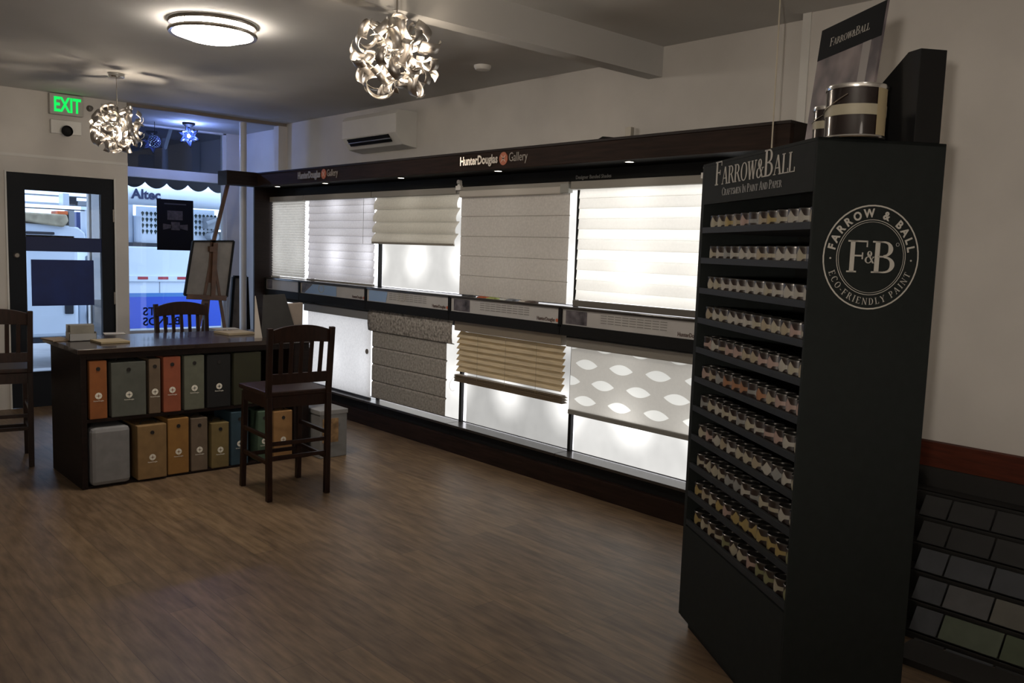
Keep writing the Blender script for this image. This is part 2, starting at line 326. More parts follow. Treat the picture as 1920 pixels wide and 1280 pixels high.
# ------------------------------------------------------------------ daylight outside comes from the world; dome lamp
t = thing('ceiling_lamp', 'lit round dome ceiling lamp with two dark metal rings', 'ceiling lamp', (2.20, 5.20, ZC))
mb = MB(); prof = [(0, -.112), (.08, -.109), (.14, -.100), (.19, -.084), (.225, -.064), (.232, -.052), (.232, 0)]; mb.lathe(prof, 40, (2.20, 5.20, ZC)); mb.build('glass_bowl', emis('dome_glow', (1, .90, .78), DOME_L), t)
for nm, z in (('upper_ring', -.012), ('lower_ring', -.062)):
    MB().lathe([(.234, z-.008), (.253, z-.011), (.258, z), (.253, z+.011), (.234, z+.008), (.234, z-.008)], 48, (2.20, 5.20, ZC)).build(nm, nickel, t)
mb = MB()
for k in range(4):
    a = .5+k*PI/2; x, y = 2.20+.248*math.cos(a), 5.20+.248*math.sin(a); mb.tube([(x, y, ZC-.056), (x, y, ZC-.01)], .004, 6)
mb.build('ring_posts', nickel, t)

t = thing('fill_globe', 'added fill light out of view, a glowing globe over a metal dish on a slim stand', 'fill light', (-1.2, -.36, 0))  # invented lamp behind the camera, added to brighten the right wall
MB().lathe([(0, 0), (.14, 0), (.14, .012), (.02, .03), (0, .03)], 28, (-1.2, -.36, 0)).build('base', nickel, t)
MB().tube([(-1.2, -.36, .02), (-1.2, -.36, 1.40)], .011, 10).build('pole', nickel, t)
MB().lathe([(0, -.075), (.30, -.070), (.33, -.058), (.30, -.064), (0, -.068)], 40, (-1.2, -.36, 1.485)).build('light_block_dish', nickel, t)  # dish added to block this lamp's light from the near floor
MB().lathe([(.05*math.sin(PI*i/12), -.05*math.cos(PI*i/12)) for i in range(13)], 28, (-1.2, -.36, 1.485)).build('globe', emis('fill_globe_glow', (1, .90, .79), FILL_GLOBE_L), t)
t = thing('ceiling_lamp', 'added fill light out of view, shaped as a dome ceiling lamp over the near end of the room', 'ceiling lamp', (1.2, -.6, ZN))  # second unseen lamp, added to lift the brightness of the right wall
MB().lathe([(0, -.098), (.08, -.095), (.14, -.086), (.19, -.072), (.225, -.056), (.232, -.045), (.232, 0)], 40, (1.2, -.6, ZN)).build('glass_bowl', emis('fill_dome_glow', (1, .90, .78), FILL_DOME_L), t)
MB().lathe([(.234, -.064), (.253, -.067), (.258, -.056), (.253, -.045), (.234, -.048), (.234, -.064)], 48, (1.2, -.6, ZN)).build('lower_ring', nickel, t)

# ------------------------------------------------------------------ curled ribbon pendants
def ribbon(rnd, n, R0=.215):
    """one curled strip of sheet aluminium sitting on the ball"""
    tdir = n.orthogonal().normalized(); tdir.rotate(Matrix.Rotation(rnd.uniform(0, 2*PI), 3, n)); b = n.cross(tdir)
    r = rnd.uniform(.038, .060); wdt = rnd.uniform(.038, .050)/2; c = n*(R0-r*.95); a0 = rnd.uniform(-.5, .5)*PI; sw = rnd.uniform(.85, 1.25)*PI; drift = rnd.uniform(-.03, .03)
    ph_ = rnd.uniform(-1.0, 1.0); nn = n*math.cos(ph_)+b*math.sin(ph_); b = nn.cross(tdir); vs = []; K = 16
    for i in range(K+1):
        a = a0+sw*i/K; rr = r*(1+.25*i/K); p = c+(nn*math.cos(a)+tdir*math.sin(a))*rr+b*drift*(i/K-.5)
        vs += [p-b*wdt, p+b*wdt]
    return MB().add(vs, [(2*i, 2*i+1, 2*i+3, 2*i+2) for i in range(K)], True)
bulb_m = emis('bulb_glow', (1, .80, .55), 45)
def pendant():
    rnd = random.Random(5)
    t = thing('pendant_lamp', 'nearer ball pendant of curled aluminium ribbons, bulbs lit', 'pendant lamp', (2.4035, 3.55, 2.505), 0, 'curled ribbon ball pendants')
    NR = 56
    for i in range(NR):
        z = 1-2*(i+.5)/NR; a = i*2.39996; s = math.sqrt(1-z*z); n = Vector((s*math.cos(a), s*math.sin(a), z))
        if n.z > .97: continue
        ribbon(rnd, n).build('ribbon', alu, t, local=True, solid=.0012, sharp=80)
    MB().lathe([(0, .03), (.022, .028), (.03, .01), (.03, -.01), (.022, -.028), (0, -.03)], 16).build('hub', chrome, t, local=True)
    MB().tube([(0, 0, .03), (0, 0, .395)], .0035, 8).build('cord', nickel, t, local=True)
    MB().lathe([(0, .395), (.055, .395), (.06, .402), (.06, .428), (0, .428)], 28).build('canopy', chrome, t, local=True)
    for i in range(4):
        a = i*PI/2+.35; el = (-.35, .25)[i % 2]; dv = Vector((math.cos(a)*math.cos(el), math.sin(a)*math.cos(el), math.sin(el)))
        h = MB().tube([dv*.02, dv*.06], .005, 8).tube([dv*.058, dv*.088], .010, 12).build('lamp_holder', chrome, t, local=True)
        MB().tube([dv*.088, dv*.095, dv*.118, dv*.125], [.006, .0085, .0085, .004], 12).build('bulb', bulb_m, t, local=True)
        l = bpy.data.lights.new('bulb_light', 'POINT'); l.energy = BULB_W; l.color = (1, .84, .66); l.shadow_soft_size = .012
        lo = bpy.data.objects.new('bulb_light', l); C.objects.link(lo); lo.parent = t; lo.location = dv*.14
    rnd2 = random.Random(9); mb = MB()
    for i in range(14):
        v = Vector((rnd2.gauss(0, 1), rnd2.gauss(0, 1), rnd2.gauss(0, 1))).normalized(); mb.tube([v*.025, v*rnd2.uniform(.07, .11)], .001, 5)
    mb.build('wire_arms', chrome, t, local=True)
    return t
pen = pendant()
dup(pen, (2.325, 7.365, 2.472), 1.1, 'farther ball pendant of curled aluminium ribbons, hanging near the exit sign')

# ------------------------------------------------------------------ star lamp in the window bay, pierced globe outside
def star_lamp():
    P0 = Vector(at(354, 255, Y=9.5)); t = thing('star_lamp', 'blue glowing glass star lamp hanging in the window bay', 'star lamp', (P0.x, P0.y, ZC-.03))
    ph = (1+5**.5)/2; dirs = []
    for a in (1, -1):
        for b_ in (ph, -ph): dirs += [Vector((0, a, b_)), Vector((a, b_, 0)), Vector((b_, 0, a))]
    gl = MB(); ed = MB(); rot = Matrix.Rotation(.5, 3, 'X') @ Matrix.Rotation(.3, 3, 'Z')
    for dv in dirs:
        n = (rot @ dv).normalized(); u = n.orthogonal().normalized(); v = n.cross(u); tip = P0+n*.125
        base = [P0+n*.05+(u*math.cos(k*2*PI/5)+v*math.sin(k*2*PI/5))*.036 for k in range(5)]
        gl.add(base+[tip], [(k, (k+1) % 5, 5) for k in range(5)])
        for p in base: ed.tube([p, tip], .0034, 5)
    gm = bpy.data.materials.new('blue_star_glass'); gm.use_nodes = True; nt = gm.node_tree; b = nt.nodes['Principled BSDF']
    b.inputs['Base Color'].default_value = (.01, .02, .10, 1); b.inputs['Roughness'].default_value = .15; b.inputs['Emission Color'].default_value = (.10, .22, 1, 1)
    b.inputs['Emission Strength'].default_value = .8; b.inputs['Alpha'].default_value = .42
    gl.build('glass_points', gm, t); ed.build('lead_edges', black_m, t)
    mb = MB(); mb.lathe([(0, -.022), (.012, -.018), (.022, 0), (.012, .018), (0, .022)], 14, tuple(P0)); mb.build('bulb', emis('blue_bulb', (.35, .5, 1), 30), t)
    MB().lathe([(0, -.045), (.03, -.045), (.065, -.02), (.068, 0), (0, 0)], 20, (P0.x, P0.y, ZC-.03)).tube([(P0.x, P0.y, P0.z+.08), (P0.x, P0.y, ZC-.07)], .012, 8).build('canopy', black_m, t)
    l = bpy.data.lights.new('star_light', 'POINT'); l.energy = STAR_W; l.color = (.25, .38, 1); l.shadow_soft_size = .03
    lo = bpy.data.objects.new('star_light', l); C.objects.link(lo); lo.parent = t; lo.location = (0, 0, P0.z-(ZC-.03))
    Q = at(290, 265, Y=9.75); g = thing('globe_lamp', 'dark pierced globe lamp with blue dots of light, left of the star lamp', 'globe lamp', (Q.x, Q.y, ZC-.03))
    MB().lathe([(.065*math.sin(a), -.065*math.cos(a)) for a in [PI*i/12 for i in range(13)]], 24, tuple(Q)).build('globe', mat('globe_navy', (.01, .012, .05), .3), g)
    rnd = random.Random(3); mb = MB()
    for i in range(110):
        z = 1-2*(i+.5)/110; a = i*2.39996; s = math.sqrt(1-z*z); n = Vector((s*math.cos(a), s*math.sin(a), z)); u = n.orthogonal().normalized(); v = n.cross(u); r = rnd.uniform(.0018, .0042)
        mb.add([Q+n*.0655+(u*math.cos(k*PI/3)+v*math.sin(k*PI/3))*r for k in range(6)], [tuple(range(6))])
    mb.build('light_holes', emis('blue_dots', (.22, .38, 1), 2.2), g)
    MB().tube([Q+Vector((0, 0, .06)), (Q.x, Q.y, ZC-.03)], .003, 6).build('cord', black_m, g)
star_lamp()

# ------------------------------------------------------------------ exit sign, emergency lamp, sensor, door sign
t = thing('exit_sign', 'lit sign reading EXIT in green letters above the door', 'exit sign', (2.33, YF, 2.80))
MB().box(2.19, 2.475, YF-.055, YF, 2.705, 2.892).build('housing', mat('sign_housing', (.42, .40, .37), .5), t, .006)
MB().mesh_in(text('EXIT', .182, .002, .62, bold=.005), frame((2.337, YF-.057, 2.735), (1, 0, 0), (0, 0, 1))).build('letters', emis('exit_green', (.01, .85, .12), 1.1), t)
t = thing('emergency_lamp', 'small wall lamp box with round dark head under the exit sign', 'emergency lamp', (2.32, YF, 2.55))
MB().box(2.20, 2.46, YF-.04, YF, 2.535, 2.66).build('housing', white_pl, t, .006)
mb = MB(); mb.lathe([(0, .012), (.03, .012), (.044, .02), (.05, .045), (.036, 0), (0, 0)], 22); mb.v = [Vector((2.325+v.x, YF-.04-v.z, 2.56+v.y)) for v in mb.v]; mb.build('lamp_head', black_m, t)
mb = MB(); mb.lathe([(0, .05), (.02, .045), (.026, .02), (.03, 0)], 18); mb.v = [Vector((2.545+v.x, YF-v.z, 2.80+v.y)) for v in mb.v]
tag(mb.build('wall_sensor', mat('sensor_grey', (.10, .09, .08), .4)), 'small dark round sensor on the wall right of the exit sign', 'sensor')
MB_s = MB().box(2.022, 2.562, YF+.018, YF+.024, .945, 1.375)
tag(MB_s.build('door_sign', mat('navy_sign', (.006, .022, .13), .5, noise=.2, scale=6)), 'dark blue rectangular sign hanging on the door glass', 'sign')

# ------------------------------------------------------------------ shade gallery along the right wall
XF, XG, XS = 4.135, 4.294, 4.21
YB = [8.47, 7.735, 6.523, 5.313, 4.091, 2.879]
wt = ['at the far end by the shop window', 'second from the shop window, blue-printed info strip', 'in the middle, half-raised shade over a glowing panel', 'fourth from the shop window, grey shade above slatted blind', 'nearest the paint stand, brightest shade']
PU = [(2.0, 2.8), (1.6, 7.0), (.72, 1.9), (1.0, 1.6), (2.9, 5.0)]     # base, spot strength of the upper panels
PL = [(1.2, 2.0), (1.7, 2.6), (.9, 1.4), (.50, 1.6), (.78, 2.3)]    # lower panels
rim = emis('bright_rim', (.96, .95, 1), 2.6)
board_m = mat('info_board', (.46, .45, .44), .45, noise=.06, scale=6)
for i in range(5):
    ya, yb = YB[i+1], YB[i]
    t = thing('display_bay', 'lit shade display cabinet bay ' + wt[i], 'display cabinet', (XG, (ya+yb)/2, 0), 0, 'shade display bays along the wall')
    MB().box(XG+.012, 4.545, ya+.004, yb-.004, .0, 2.16).build('cabinet_body', black_m, t)
    MB().box(XG+.006, XG+.011, ya+.018, yb-.004, .228, .985).build('bright_rim', rim, t)
    MB().box(XG+.006, XG+.011, ya+.018, yb-.004, 1.244, 2.045).build('bright_rim', rim, t)
    for nm, (b0, h0), z0, z1_, sp in (('upper_light_panel', PU[i], 1.25, 2.07, (.35, .35)), ('lower_light_panel', PL[i], .2295, .985, (0, 0))):
        MB().box(XG-.003, XG+.004, ya+.028, yb-(.03 if i in (2, 4) else .06), z0, z1_).build(nm, lamp_panel('%s_%d' % (nm, i), b0, h0, (.90, .94, 1) if i < 2 else (1, .985, .95), oz=.15 if nm[0] == 'u' else .02, oy=.1), t)
    MB().box(XG-.022, XG+.006, yb-.014, yb+.012, .222, 2.08).build('divider_bar', black_m, t)
    MB().box(XF, XG+.01, ya+.002, yb-.002, 1.222, 1.240).build('shelf', darkshelf, t, .002)
    MB().box(XF, XG+.01, ya+.002, yb-.002, 1.044, 1.118).build('shelf_underside', black_m, t, .002)
    MB().box(XF, XG, yb-.016, yb+.014, 1.1, 1.23).build('post', black_m, t)
    bd = MB().box(XF+.012, XF+.018, ya+.014, yb-.016, 1.118, 1.222).build('info_board', board_m, t)
    F = frame((XF+.011, (ya+yb)/2, 1.17), (0, -1, 0), (0, 0, 1))
    wb = yb-ya
    mb = MB(); mb.prism([F @ Vector(p) for p in ((-wb*.46, -.045, 0), (-wb*.30, -.045, 0), (-wb*.30, .045, 0), (-wb*.46, .045, 0))], (-.001, 0, 0)); mb.build('printed_picture', mat('print_dark', (.10, .09, .10), .5, noise=.8, scale=14), bd)
    mb = MB()
    for k in range(4):
        for j in range(9):
            x = -wb*.2+j*wb*.05; mb.prism([F @ Vector(p) for p in ((x, .03-.016*k, 0), (x+wb*.042, .03-.016*k, 0), (x+wb*.042, .035-.016*k, 0), (x, .035-.016*k, 0))], (-.0008, 0, 0))
    if i > 1: mb.build('printed_lines', mat('print_grey', (.22, .21, .2), .6), bd)
    if i > 0:
        MB().mesh_in(text('HunterDouglas', .036, .0006, .8, 'RIGHT', .0006), F @ Matrix.Translation((wb*.455, -.04, .001))).build('printed_name', mat('print_name', (.10, .06, .05), .6), bd)
        mb = MB(); disc(mb, F @ Matrix.Translation((wb*.472, -.03, .001)), .012); mb.build('printed_dot', mat('print_orange', (.5, .12, .05), .6), bd)
    if i == 1:
        mb = MB(); mb.prism([F @ Vector(p) for p in ((-wb*.42, -.047, .001), (wb*.08, -.047, .001), (wb*.08, .047, .001), (-wb*.28, .047, .001))], (-.001, 0, 0)); mb.build('blue_print', mat('print_blue', (.28, .42, .66), .4), bd)  # blue area printed on the board
        mb = MB(); ring(mb, F @ Matrix.Translation((-.18, .01, .002)) @ Matrix.Scale(1.4, 4, (1, 0, 0)), .032, .038); mb.build('white_curve', cream, bd)
    if i == 2:
        mb = MB(); mb.prism([F @ Vector(p) for p in ((-wb*.46, -.047, .001), (-wb*.24, -.047, .001), (-wb*.22, .047, .001), (-wb*.46, .047, .001))], (-.001, 0, 0)); mb.build('blue_print', mat('print_blue', (.28, .42, .66), .4), bd)
        mb = MB(); ring(mb, F @ Matrix.Translation((-.05, .015, .002)) @ Matrix.Scale(1.2, 4, (1, 0, 0)), .034, .044); mb.build('white_curve', cream, bd)
    MB().box(XF, XG+.01, ya+.003, yb-.003, .204, .222).build('sill', darkshelf, t, .002)
    MB().box(XF+.04, XG+.01, ya+.003, yb-.003, 0, .204).build('recess', black_m, t)
    MB().box(XG-.03, XG+.01, ya, yb, 2.06, 2.16).build('header_board', black_m, t)
    MB().box(XS-.03, XG-.02, ya+.01, yb-.01, 2.024, 2.075).build('head_rail', mat('head_rail', (.24, .225, .20), .6), t, .004)
MBh = MB().mesh_in(text('Designer Banded Shades', .034, .0006, .95, 'CENTER', .0004), frame((XG-.032, 3.955, 2.098), (0, -1, 0), (0, 0, 1)))
tag(MBh.build('shade_title', mat('title_grey', (.22, .22, .21), .5)), 'small grey shade title lettering on the black header above the brightest shade', 'lettering')
t = thing('wooden_plinth', 'long dark wood plinth running along the floor under the lit shades', 'plinth', (4.14, 5.4, 0))
MB().box(XF, XF+.035, 2.40, 8.47, 0, .128).build('front_board', fascia_m, t, .003)
tag(MB().box(4.02, 4.545, 8.475, 8.50, 0, 2.164).build('end_panel', espresso), 'dark wood end panel closing the shade gallery beside the shop window', 'panel')
tag(MB().box(XG-.02, 4.545, 2.58, 2.87, 0, 2.164).build('side_cabinet', black_m), 'black side cabinet ending the shade gallery behind the paint stand', 'cabinet')
# canopy fascia with lettering and downlights
t = thing('wooden_canopy', 'long dark wood canopy above the shades with metal lettering', 'canopy', (4.0, 5.4, 2.165))
MB().box(3.985, 4.02, 2.36, 8.36, 2.165, 2.303).build('fascia', fascia_m, t, .004)
MB().box(3.980, 4.03, 2.355, 8.365, 2.285, 2.303).build('top_moulding', espresso, t, .003)
MB().box(3.68, 4.02, 8.33, 8.365, 2.165, 2.303).build('return_board', espresso, t, .004)
MB().box(3.66, 3.69, 8.33, 8.55, 2.16, 2.303).build('return_end', espresso, t, .004)
MB().box(4.02, 4.545, 2.58, 8.50, 2.165, 2.182).box(4.02, 4.445, 2.36, 2.58, 2.165, 2.182).box(3.69, 4.02, 8.365, 8.50, 2.165, 2.182).build('soffit', black_m, t)
MB().box(4.02, 4.445, 2.36, 2.395, 2.182, 2.303).build('end_cap', espresso, t)
def logo(yc, k, shiny, t):
    F = frame((3.984, yc, 2.20), (0, -1, 0), (0, 0, 1))
    MB().mesh_in(text('HunterDouglas', .085*k, .004, .80, 'RIGHT', .0028), F @ Matrix.Translation((-.025, .008, .004))).build('name_lettering', shiny, t)
    mb = MB(); disc(mb, F @ Matrix.Translation((.03, .033, 0)), .045, 0, .004, 28, .95); dk = mb.build('round_logo', mat('logo_red', (.42, .12, .06), .35, noise=.1), t)
    mb = MB(); star4(mb, F @ Matrix.Translation((.03, .033, .0045)), .040); mb.build('logo_star', mat('logo_star', (.62, .45, .36), .4), dk)
    MB().mesh_in(text('Gallery', .088*k, .002, .74, 'LEFT', -.0005), F @ Matrix.Translation((.085, .010, .002))).build('gallery_lettering', mat('gallery_grey', (.32, .29, .26), .5), t)
logo(4.575, 1.0, mat('bright_metal', (.85, .82, .78), .22, 1), t)
logo(7.03, 1.0, mat('dull_metal', (.36, .35, .34), .5, .6), t)
for y in (3.474, 4.687, 5.892, 7.108, 8.045):
    mb = MB(); mb.lathe([(.030, 0), (.036, -.003), (.036, -.006), (.026, -.006), (.026, 0)], 20, (4.06, y, 2.165)); rg = mb.build('downlight', nickel, t)
    mb = MB(); mb.lathe([(0, -.005), (.026, -.005)], 20, (4.06, y, 2.165)); mb.build('lens', emis('downlight_glow', (1, .93, .82), 9), rg)
tag(MB().box(4.09, 4.12, 3.50, 3.545, 2.303, 2.375).build('junction_box', mat('beige_box', (.42, .39, .33), .5), None, .002), 'small pale box standing on top of the wooden canopy', 'box')
mb = MB(); mb.tube([(4.06, 3.75, 2.305), (4.06, 3.70, 2.318), (4.07, 3.64, 2.312), (4.06, 3.58, 2.306)], [.006, .012, .010, .005], 8)
tag(mb.build('cable_clump', black_m), 'short dark cable lump on the canopy beside the pale box', 'cable')
MBw = MB().tube([(3.975, 2.46, 3.0-.045), (3.972, 2.455, 2.6), (3.970, 2.45, 2.0)], .004, 6)
tag(MBw.build('hanging_wire', mat('pale_wire', (.55, .50, .40), .4)), 'thin pale wire hanging from the ceiling past the canopy end', 'wire')
for y, z in ((5.275, 2.083), (2.99, 2.083)):
    mb = MB().box(4.165, 4.19, y-.03, y+.03, z-.03, z+.002).box(4.165, 4.19, y-.02, y+.008, z, z+.022); mb.tube([(4.165, y, z+.03), (4.19, y, z+.03)], .018, 12)
    tag(mb.build('shade_bracket', white_pl), 'white shade bracket standing above the ' + ('half-raised shade corner' if y > 4 else 'near end of the brightest shade'), 'bracket', 'shade brackets')

def strip(prof, y0, y1, ny=1):
    """sheet: profile of (x, z) swept along y"""
    vs = []; fs = []; n = len(prof)
    for j in range(ny+1):
        y = y0+(y1-y0)*j/ny; vs += [(x, y, z) for x, z in prof]
    for j in range(ny):
        for i in range(n-1): fs.append((j*n+i, j*n+i+1, (j+1)*n+i+1, (j+1)*n+i))
    return MB().add(vs, fs, True)
# 1 pleated cell shade
t = thing('cellular_shade', 'narrow white pleated cell shade at the window end of the gallery', 'window shade', (XS, 8.1, 1.25))
prof = [(XS+(-.005 if k % 2 else .005), 2.04-k*.013) for k in range(61)]
strip(prof, 7.752, 8.455).build('pleated_cloth', fabric('cell_cloth', (.62, .60, .56), .45), t, sharp=15)
MB().box(XS-.012, XS+.012, 7.752, 8.455, 1.243, 1.256).build('bottom_rail', white_pl, t, .002)
# 2 sheer vane shade
def vanes(z0, z1, n, depth, r=7):
    pr = []; h = (z1-z0)/n
    for k in range(n):
        for j in range(r): u = j/(r-1); pr.append((XS+.012-depth*(u**1.6), z1-h*k-h*u*.97))
    return pr
t = thing('sheer_shade', 'pale lilac-lit sheer shade of soft horizontal vanes', 'window shade', (XS, 7.1, 1.25))
strip(vanes(1.262, 2.035, 11, .012), 6.51, 7.695).build('vane_cloth', fabric('vane_cloth', (.66, .64, .66), .36), t, sharp=30)
MB().box(XS-.016, XS+.016, 6.51, 7.695, 1.242, 1.262).build('bottom_rail', mat('head_rail', (.4, .39, .36)), t, .003)
MB().tube([(XS-.03, 6.64, 2.03), (XS-.032, 6.64, 1.62)], .0016, 6).build('pull_cord', mat('cord_grey', (.2, .2, .2)), t)
# 3 soft roman shade, half raised
t = thing('roman_shade', 'half-raised cream shade of soft rounded folds', 'window shade', (XS, 5.88, 1.63))
pr = []
for k, h in enumerate((.115, .105, .095, .09)):
    z0 = 2.035-sum((.115, .105, .095, .09)[:k])
    for j in range(9): u = j/8; pr.append((XS+.012-.042*math.sin(u*PI*.66)**1.2-.006*k, z0-h*u))
strip(pr, 5.30, 6.478).build('folded_cloth', fabric('fold_cloth', (.60, .57, .50), .40, (.64, .60, .52)), t, sharp=30)
MB().box(XS-.055, XS-.03, 5.315, 6.465, 1.622, 1.64).build('bottom_rail', mat('rail_taupe', (.22, .20, .16), .6), t, .003)
# 4 flat grey roman
t = thing('flat_shade', 'lowered grey cloth shade in five flat panels', 'window shade', (XS, 4.68, 1.25))
pr = [(XS-.012, 2.0)]
for k in range(5):
    z = 2.0-k*.150; pr += [(XS-.014+.0, z-.004), (XS-.014, z-.146), (XS-.006, z-.150)]
MB().box(XS-.045, XS+.01, 4.165, 5.262, 1.995, 2.045).build('top_roll', mat('roll_grey', (.48, .45, .41), .7), t, .008)
strip(pr, 4.095, 5.265).build('panel_cloth', fabric('grey_cloth', (.52, .49, .455), .14, noise=.08), t, sharp=3)
MB().box(XS-.045, XS+.0, 4.085, 4.165, 2.0, 2.06).build('end_bracket', mat('bracket_grey', (.28, .28, .26), .6), t, .004)
# 5 banded shade
t = thing('banded_shade', 'brightest white shade of alternating sheer bands beside the paint stand', 'window shade', (XS, 3.5, 1.25))
def banded():
    mt = fabric('banded_cloth', (.80, .79, .76), .42, noise=.02); nt = mt.node_tree; N = nt.nodes.new; L = nt.links.new
    tc = N('ShaderNodeTexCoord'); sp = N('ShaderNodeSeparateXYZ'); L(tc.outputs['Object'], sp.inputs[0])
    o_ = N('ShaderNodeMath'); o_.operation = 'SUBTRACT'; o_.inputs[1].default_value = 2.03; L(sp.outputs['Z'], o_.inputs[0])
    a = N('ShaderNodeMath'); a.operation = 'WRAP'; a.inputs[1].default_value = .13546; a.inputs[2].default_value = 0; L(o_.outputs[0], a.inputs[0])
    c = N('ShaderNodeMath'); c.operation = 'GREATER_THAN'; c.inputs[1].default_value = .06773; L(a.outputs[0], c.inputs[0])
    e = N('ShaderNodeMath'); e.operation = 'MULTIPLY_ADD'; e.inputs[1].default_value = .11; e.inputs[2].default_value = .33; L(c.outputs[0], e.inputs[0])
    mix = [n for n in nt.nodes if n.type == 'MIX_SHADER'][0]; L(e.outputs[0], mix.inputs[0]); return mt
strip(vanes(1.285, 2.03, 11, .008), 2.94, 4.030).build('banded_cloth', banded(), t, sharp=30)
MB().box(XS-.02, XS+.012, 2.94, 4.030, 1.243, 1.285).build('bottom_rail', mat('rail_brown', (.13, .12, .105), .5), t, .003)
tg = MB().box(XS-.05, XS-.045, 2.955, 2.975, 1.99, 2.09); tag(tg.build('hang_tag', mat('pink_tag', (.55, .25, .22), .6)), 'small pink tag hanging at the top corner of the brightest shade', 'tag')
# lower row
t = thing('cellular_shade', 'dim pleated shade at floor level, mostly hidden behind the tall wooden chair', 'window shade', (XS, 8.2, .25))
strip([(XS+(-.009 if k % 2 else .009), .86-k*.012) for k in range(52)], 7.93, 8.45).build('pleated_cloth', fabric('dim_cell_cloth', (.45, .43, .40), .15), t, sharp=15)
t = thing('roller_shade', 'plain white roller shade glowing in the lower row right of the wooden chair', 'window shade', (XS, 7.1, .23))
strip([(XS, .95), (XS, .235)], 6.53, 7.68).build('plain_cloth', fabric('roller_cloth', (.72, .70, .69), .60), t)
MB().box(XS-.04, XS+.03, 6.52, 7.70, .945, 1.02).build('cassette', mat('cassette_grey', (.20, .195, .19), .5), t, .006)
MB().box(XS-.01, XS+.01, 6.53, 7.68, .222, .24).build('bottom_rail', darkshelf, t, .002)
mb = MB(); mb.lathe([(0, .003), (.024, .003), (.024, 0), (0, 0)], 18); mb.v = [Vector((XS-.012-v.z, 6.575+v.x, .655+v.y)) for v in mb.v]; mb.build('cord_wheel', mat('taupe_wheel', (.22, .19, .16)), t)
t = thing('quilted_shade', 'dark grey textured shade in flat panels under a woolly valance', 'window shade', (XS, 5.9, .24))
strip([(XS-.035, 1.052), (XS-.05, 1.0), (XS-.052, .92), (XS-.045, .862), (XS-.02, .852)], 5.30, 6.51, 24).build('valance', fabric('wool_cloth', (.30, .28, .26), .05, noise=.55, scale=45), t, solid=.006)
pr = []
for k in range(4):
    z = .86-k*.152; pr += [(XS-.02, z), (XS-.030, z-.012), (XS-.030, z-.140), (XS-.018, z-.150)]
strip(pr, 5.385, 6.465).build('panel_cloth', fabric('quilt_cloth', (.30, .28, .255), .05, noise=.3, scale=50), t, sharp=3)
t = thing('slatted_blind', 'half-raised cream wooden slat blind with saw-tooth edges', 'window blind', (XS, 4.68, .57))
slat_m = fabric('slat_wood', (.66, .57, .42), .30, (.72, .60, .38), noise=.12, scale=6, stretch=(8, 1, 8))
MB().box(XS-.045, XS+.01, 4.10, 5.275, .968, 1.045).build('head_valance', mat('valance_tan', (.22, .185, .14), .5), t, .004)
zs = .955
for k in range(7):
    z = zs-k*.0445; mb = MB(); mb.hexa([(XS-.026, 4.105, z-.040), (XS-.023, 4.105, z-.043), (XS-.023, 5.265, z-.043), (XS-.026, 5.265, z-.040)], [(XS+.012, 4.105, z+.004), (XS+.015, 4.105, z+.001), (XS+.015, 5.265, z+.001), (XS+.012, 5.265, z+.004)])
    mb.build('slat', slat_m, t)
mb = MB()
for k in range(9): z = .618-k*.0062; mb.box(XS-.030+random.Random(k).uniform(-.004, .004), XS+.022, 4.10-.01*(k % 3), 5.28, z-.0042, z)
mb.build('slat_stack', mat('stack_brown', (.16, .12, .075), .5), t)
for y in (4.35, 4.68, 5.0): MB().tube([(XS-.032, y, .96), (XS-.032, y, .60)], .0012, 5).build('ladder_cord', mat('cord_tan', (.4, .34, .25)), t)
mb = MB(); mb.tube([(XS-.03, 5.28, .60)]+[(XS-.03, 5.30+.04*math.cos(a), .52+.04*math.sin(a)) for a in (.8, .2, -.5, -1.2, -1.8, -2.4)], .001, 5).build('loop_cord', mat('cord_tan', (.4, .34, .25)), t)
t = thing('patterned_shade', 'roller shade with rows of glowing leaf shapes', 'window shade', (XS, 3.5, .51))
def leaf_cloth():
    mt = fabric('leaf_cloth', (.74, .72, .68), .56, noise=.02); nt = mt.node_tree; N = nt.nodes.new; L = nt.links.new
    def M(op, a, b=None, c=None):
        n = N('ShaderNodeMath'); n.operation = op
        for i, q in enumerate((a, b, c)):
            if q is None: continue
            if isinstance(q, (int, float)): n.inputs[i].default_value = q
            else: L(q, n.inputs[i])
        return n.outputs[0]
    tc = N('ShaderNodeTexCoord'); sp = N('ShaderNodeSeparateXYZ'); L(tc.outputs['Object'], sp.inputs[0])
    P, Q = LEAFP, LEAFQ; hit = None
    for oy, oz in ((0, 0), (P/2, Q/2)):
        u = M('WRAP', M('ADD', sp.outputs['Y'], LEAFY+oy), -P/2, P/2); v = M('WRAP', M('ADD', sp.outputs['Z'], LEAFZ+oz), -Q/2, Q/2)
        uu = M('DIVIDE', u, .100); hgt = M('MULTIPLY', M('SUBTRACT', 1, M('MULTIPLY', uu, uu)), .0330)
        h = M('GREATER_THAN', M('SUBTRACT', hgt, M('ABSOLUTE', v)), 0); hit = h if hit is None else M('MAXIMUM', hit, h)
    mix = [n for n in nt.nodes if n.type == 'MIX_SHADER'][0]; L(M('MULTIPLY_ADD', hit, .34, .62), mix.inputs[0])
    for r_ in [n for n in nt.nodes if n.type == 'VALTORGB']: pass
    tr = [n for n in nt.nodes if n.type == 'BSDF_TRANSLUCENT'][0]
    mx = N('ShaderNodeMix'); mx.data_type = 'RGBA'; L(hit, mx.inputs[0]); src = tr.inputs[0].links[0].from_socket; L(src, mx.inputs[6]); mx.inputs[7].default_value = (1, 1, .97, 1); L(mx.outputs[2], tr.inputs[0])
    return mt
La = [at(x, y, X=XS) for x, y in ((1100, 682), (1164, 694), (1234, 707), (1198, 735), (1161, 765))]
LEAFP = .26; LEAFQ = .19
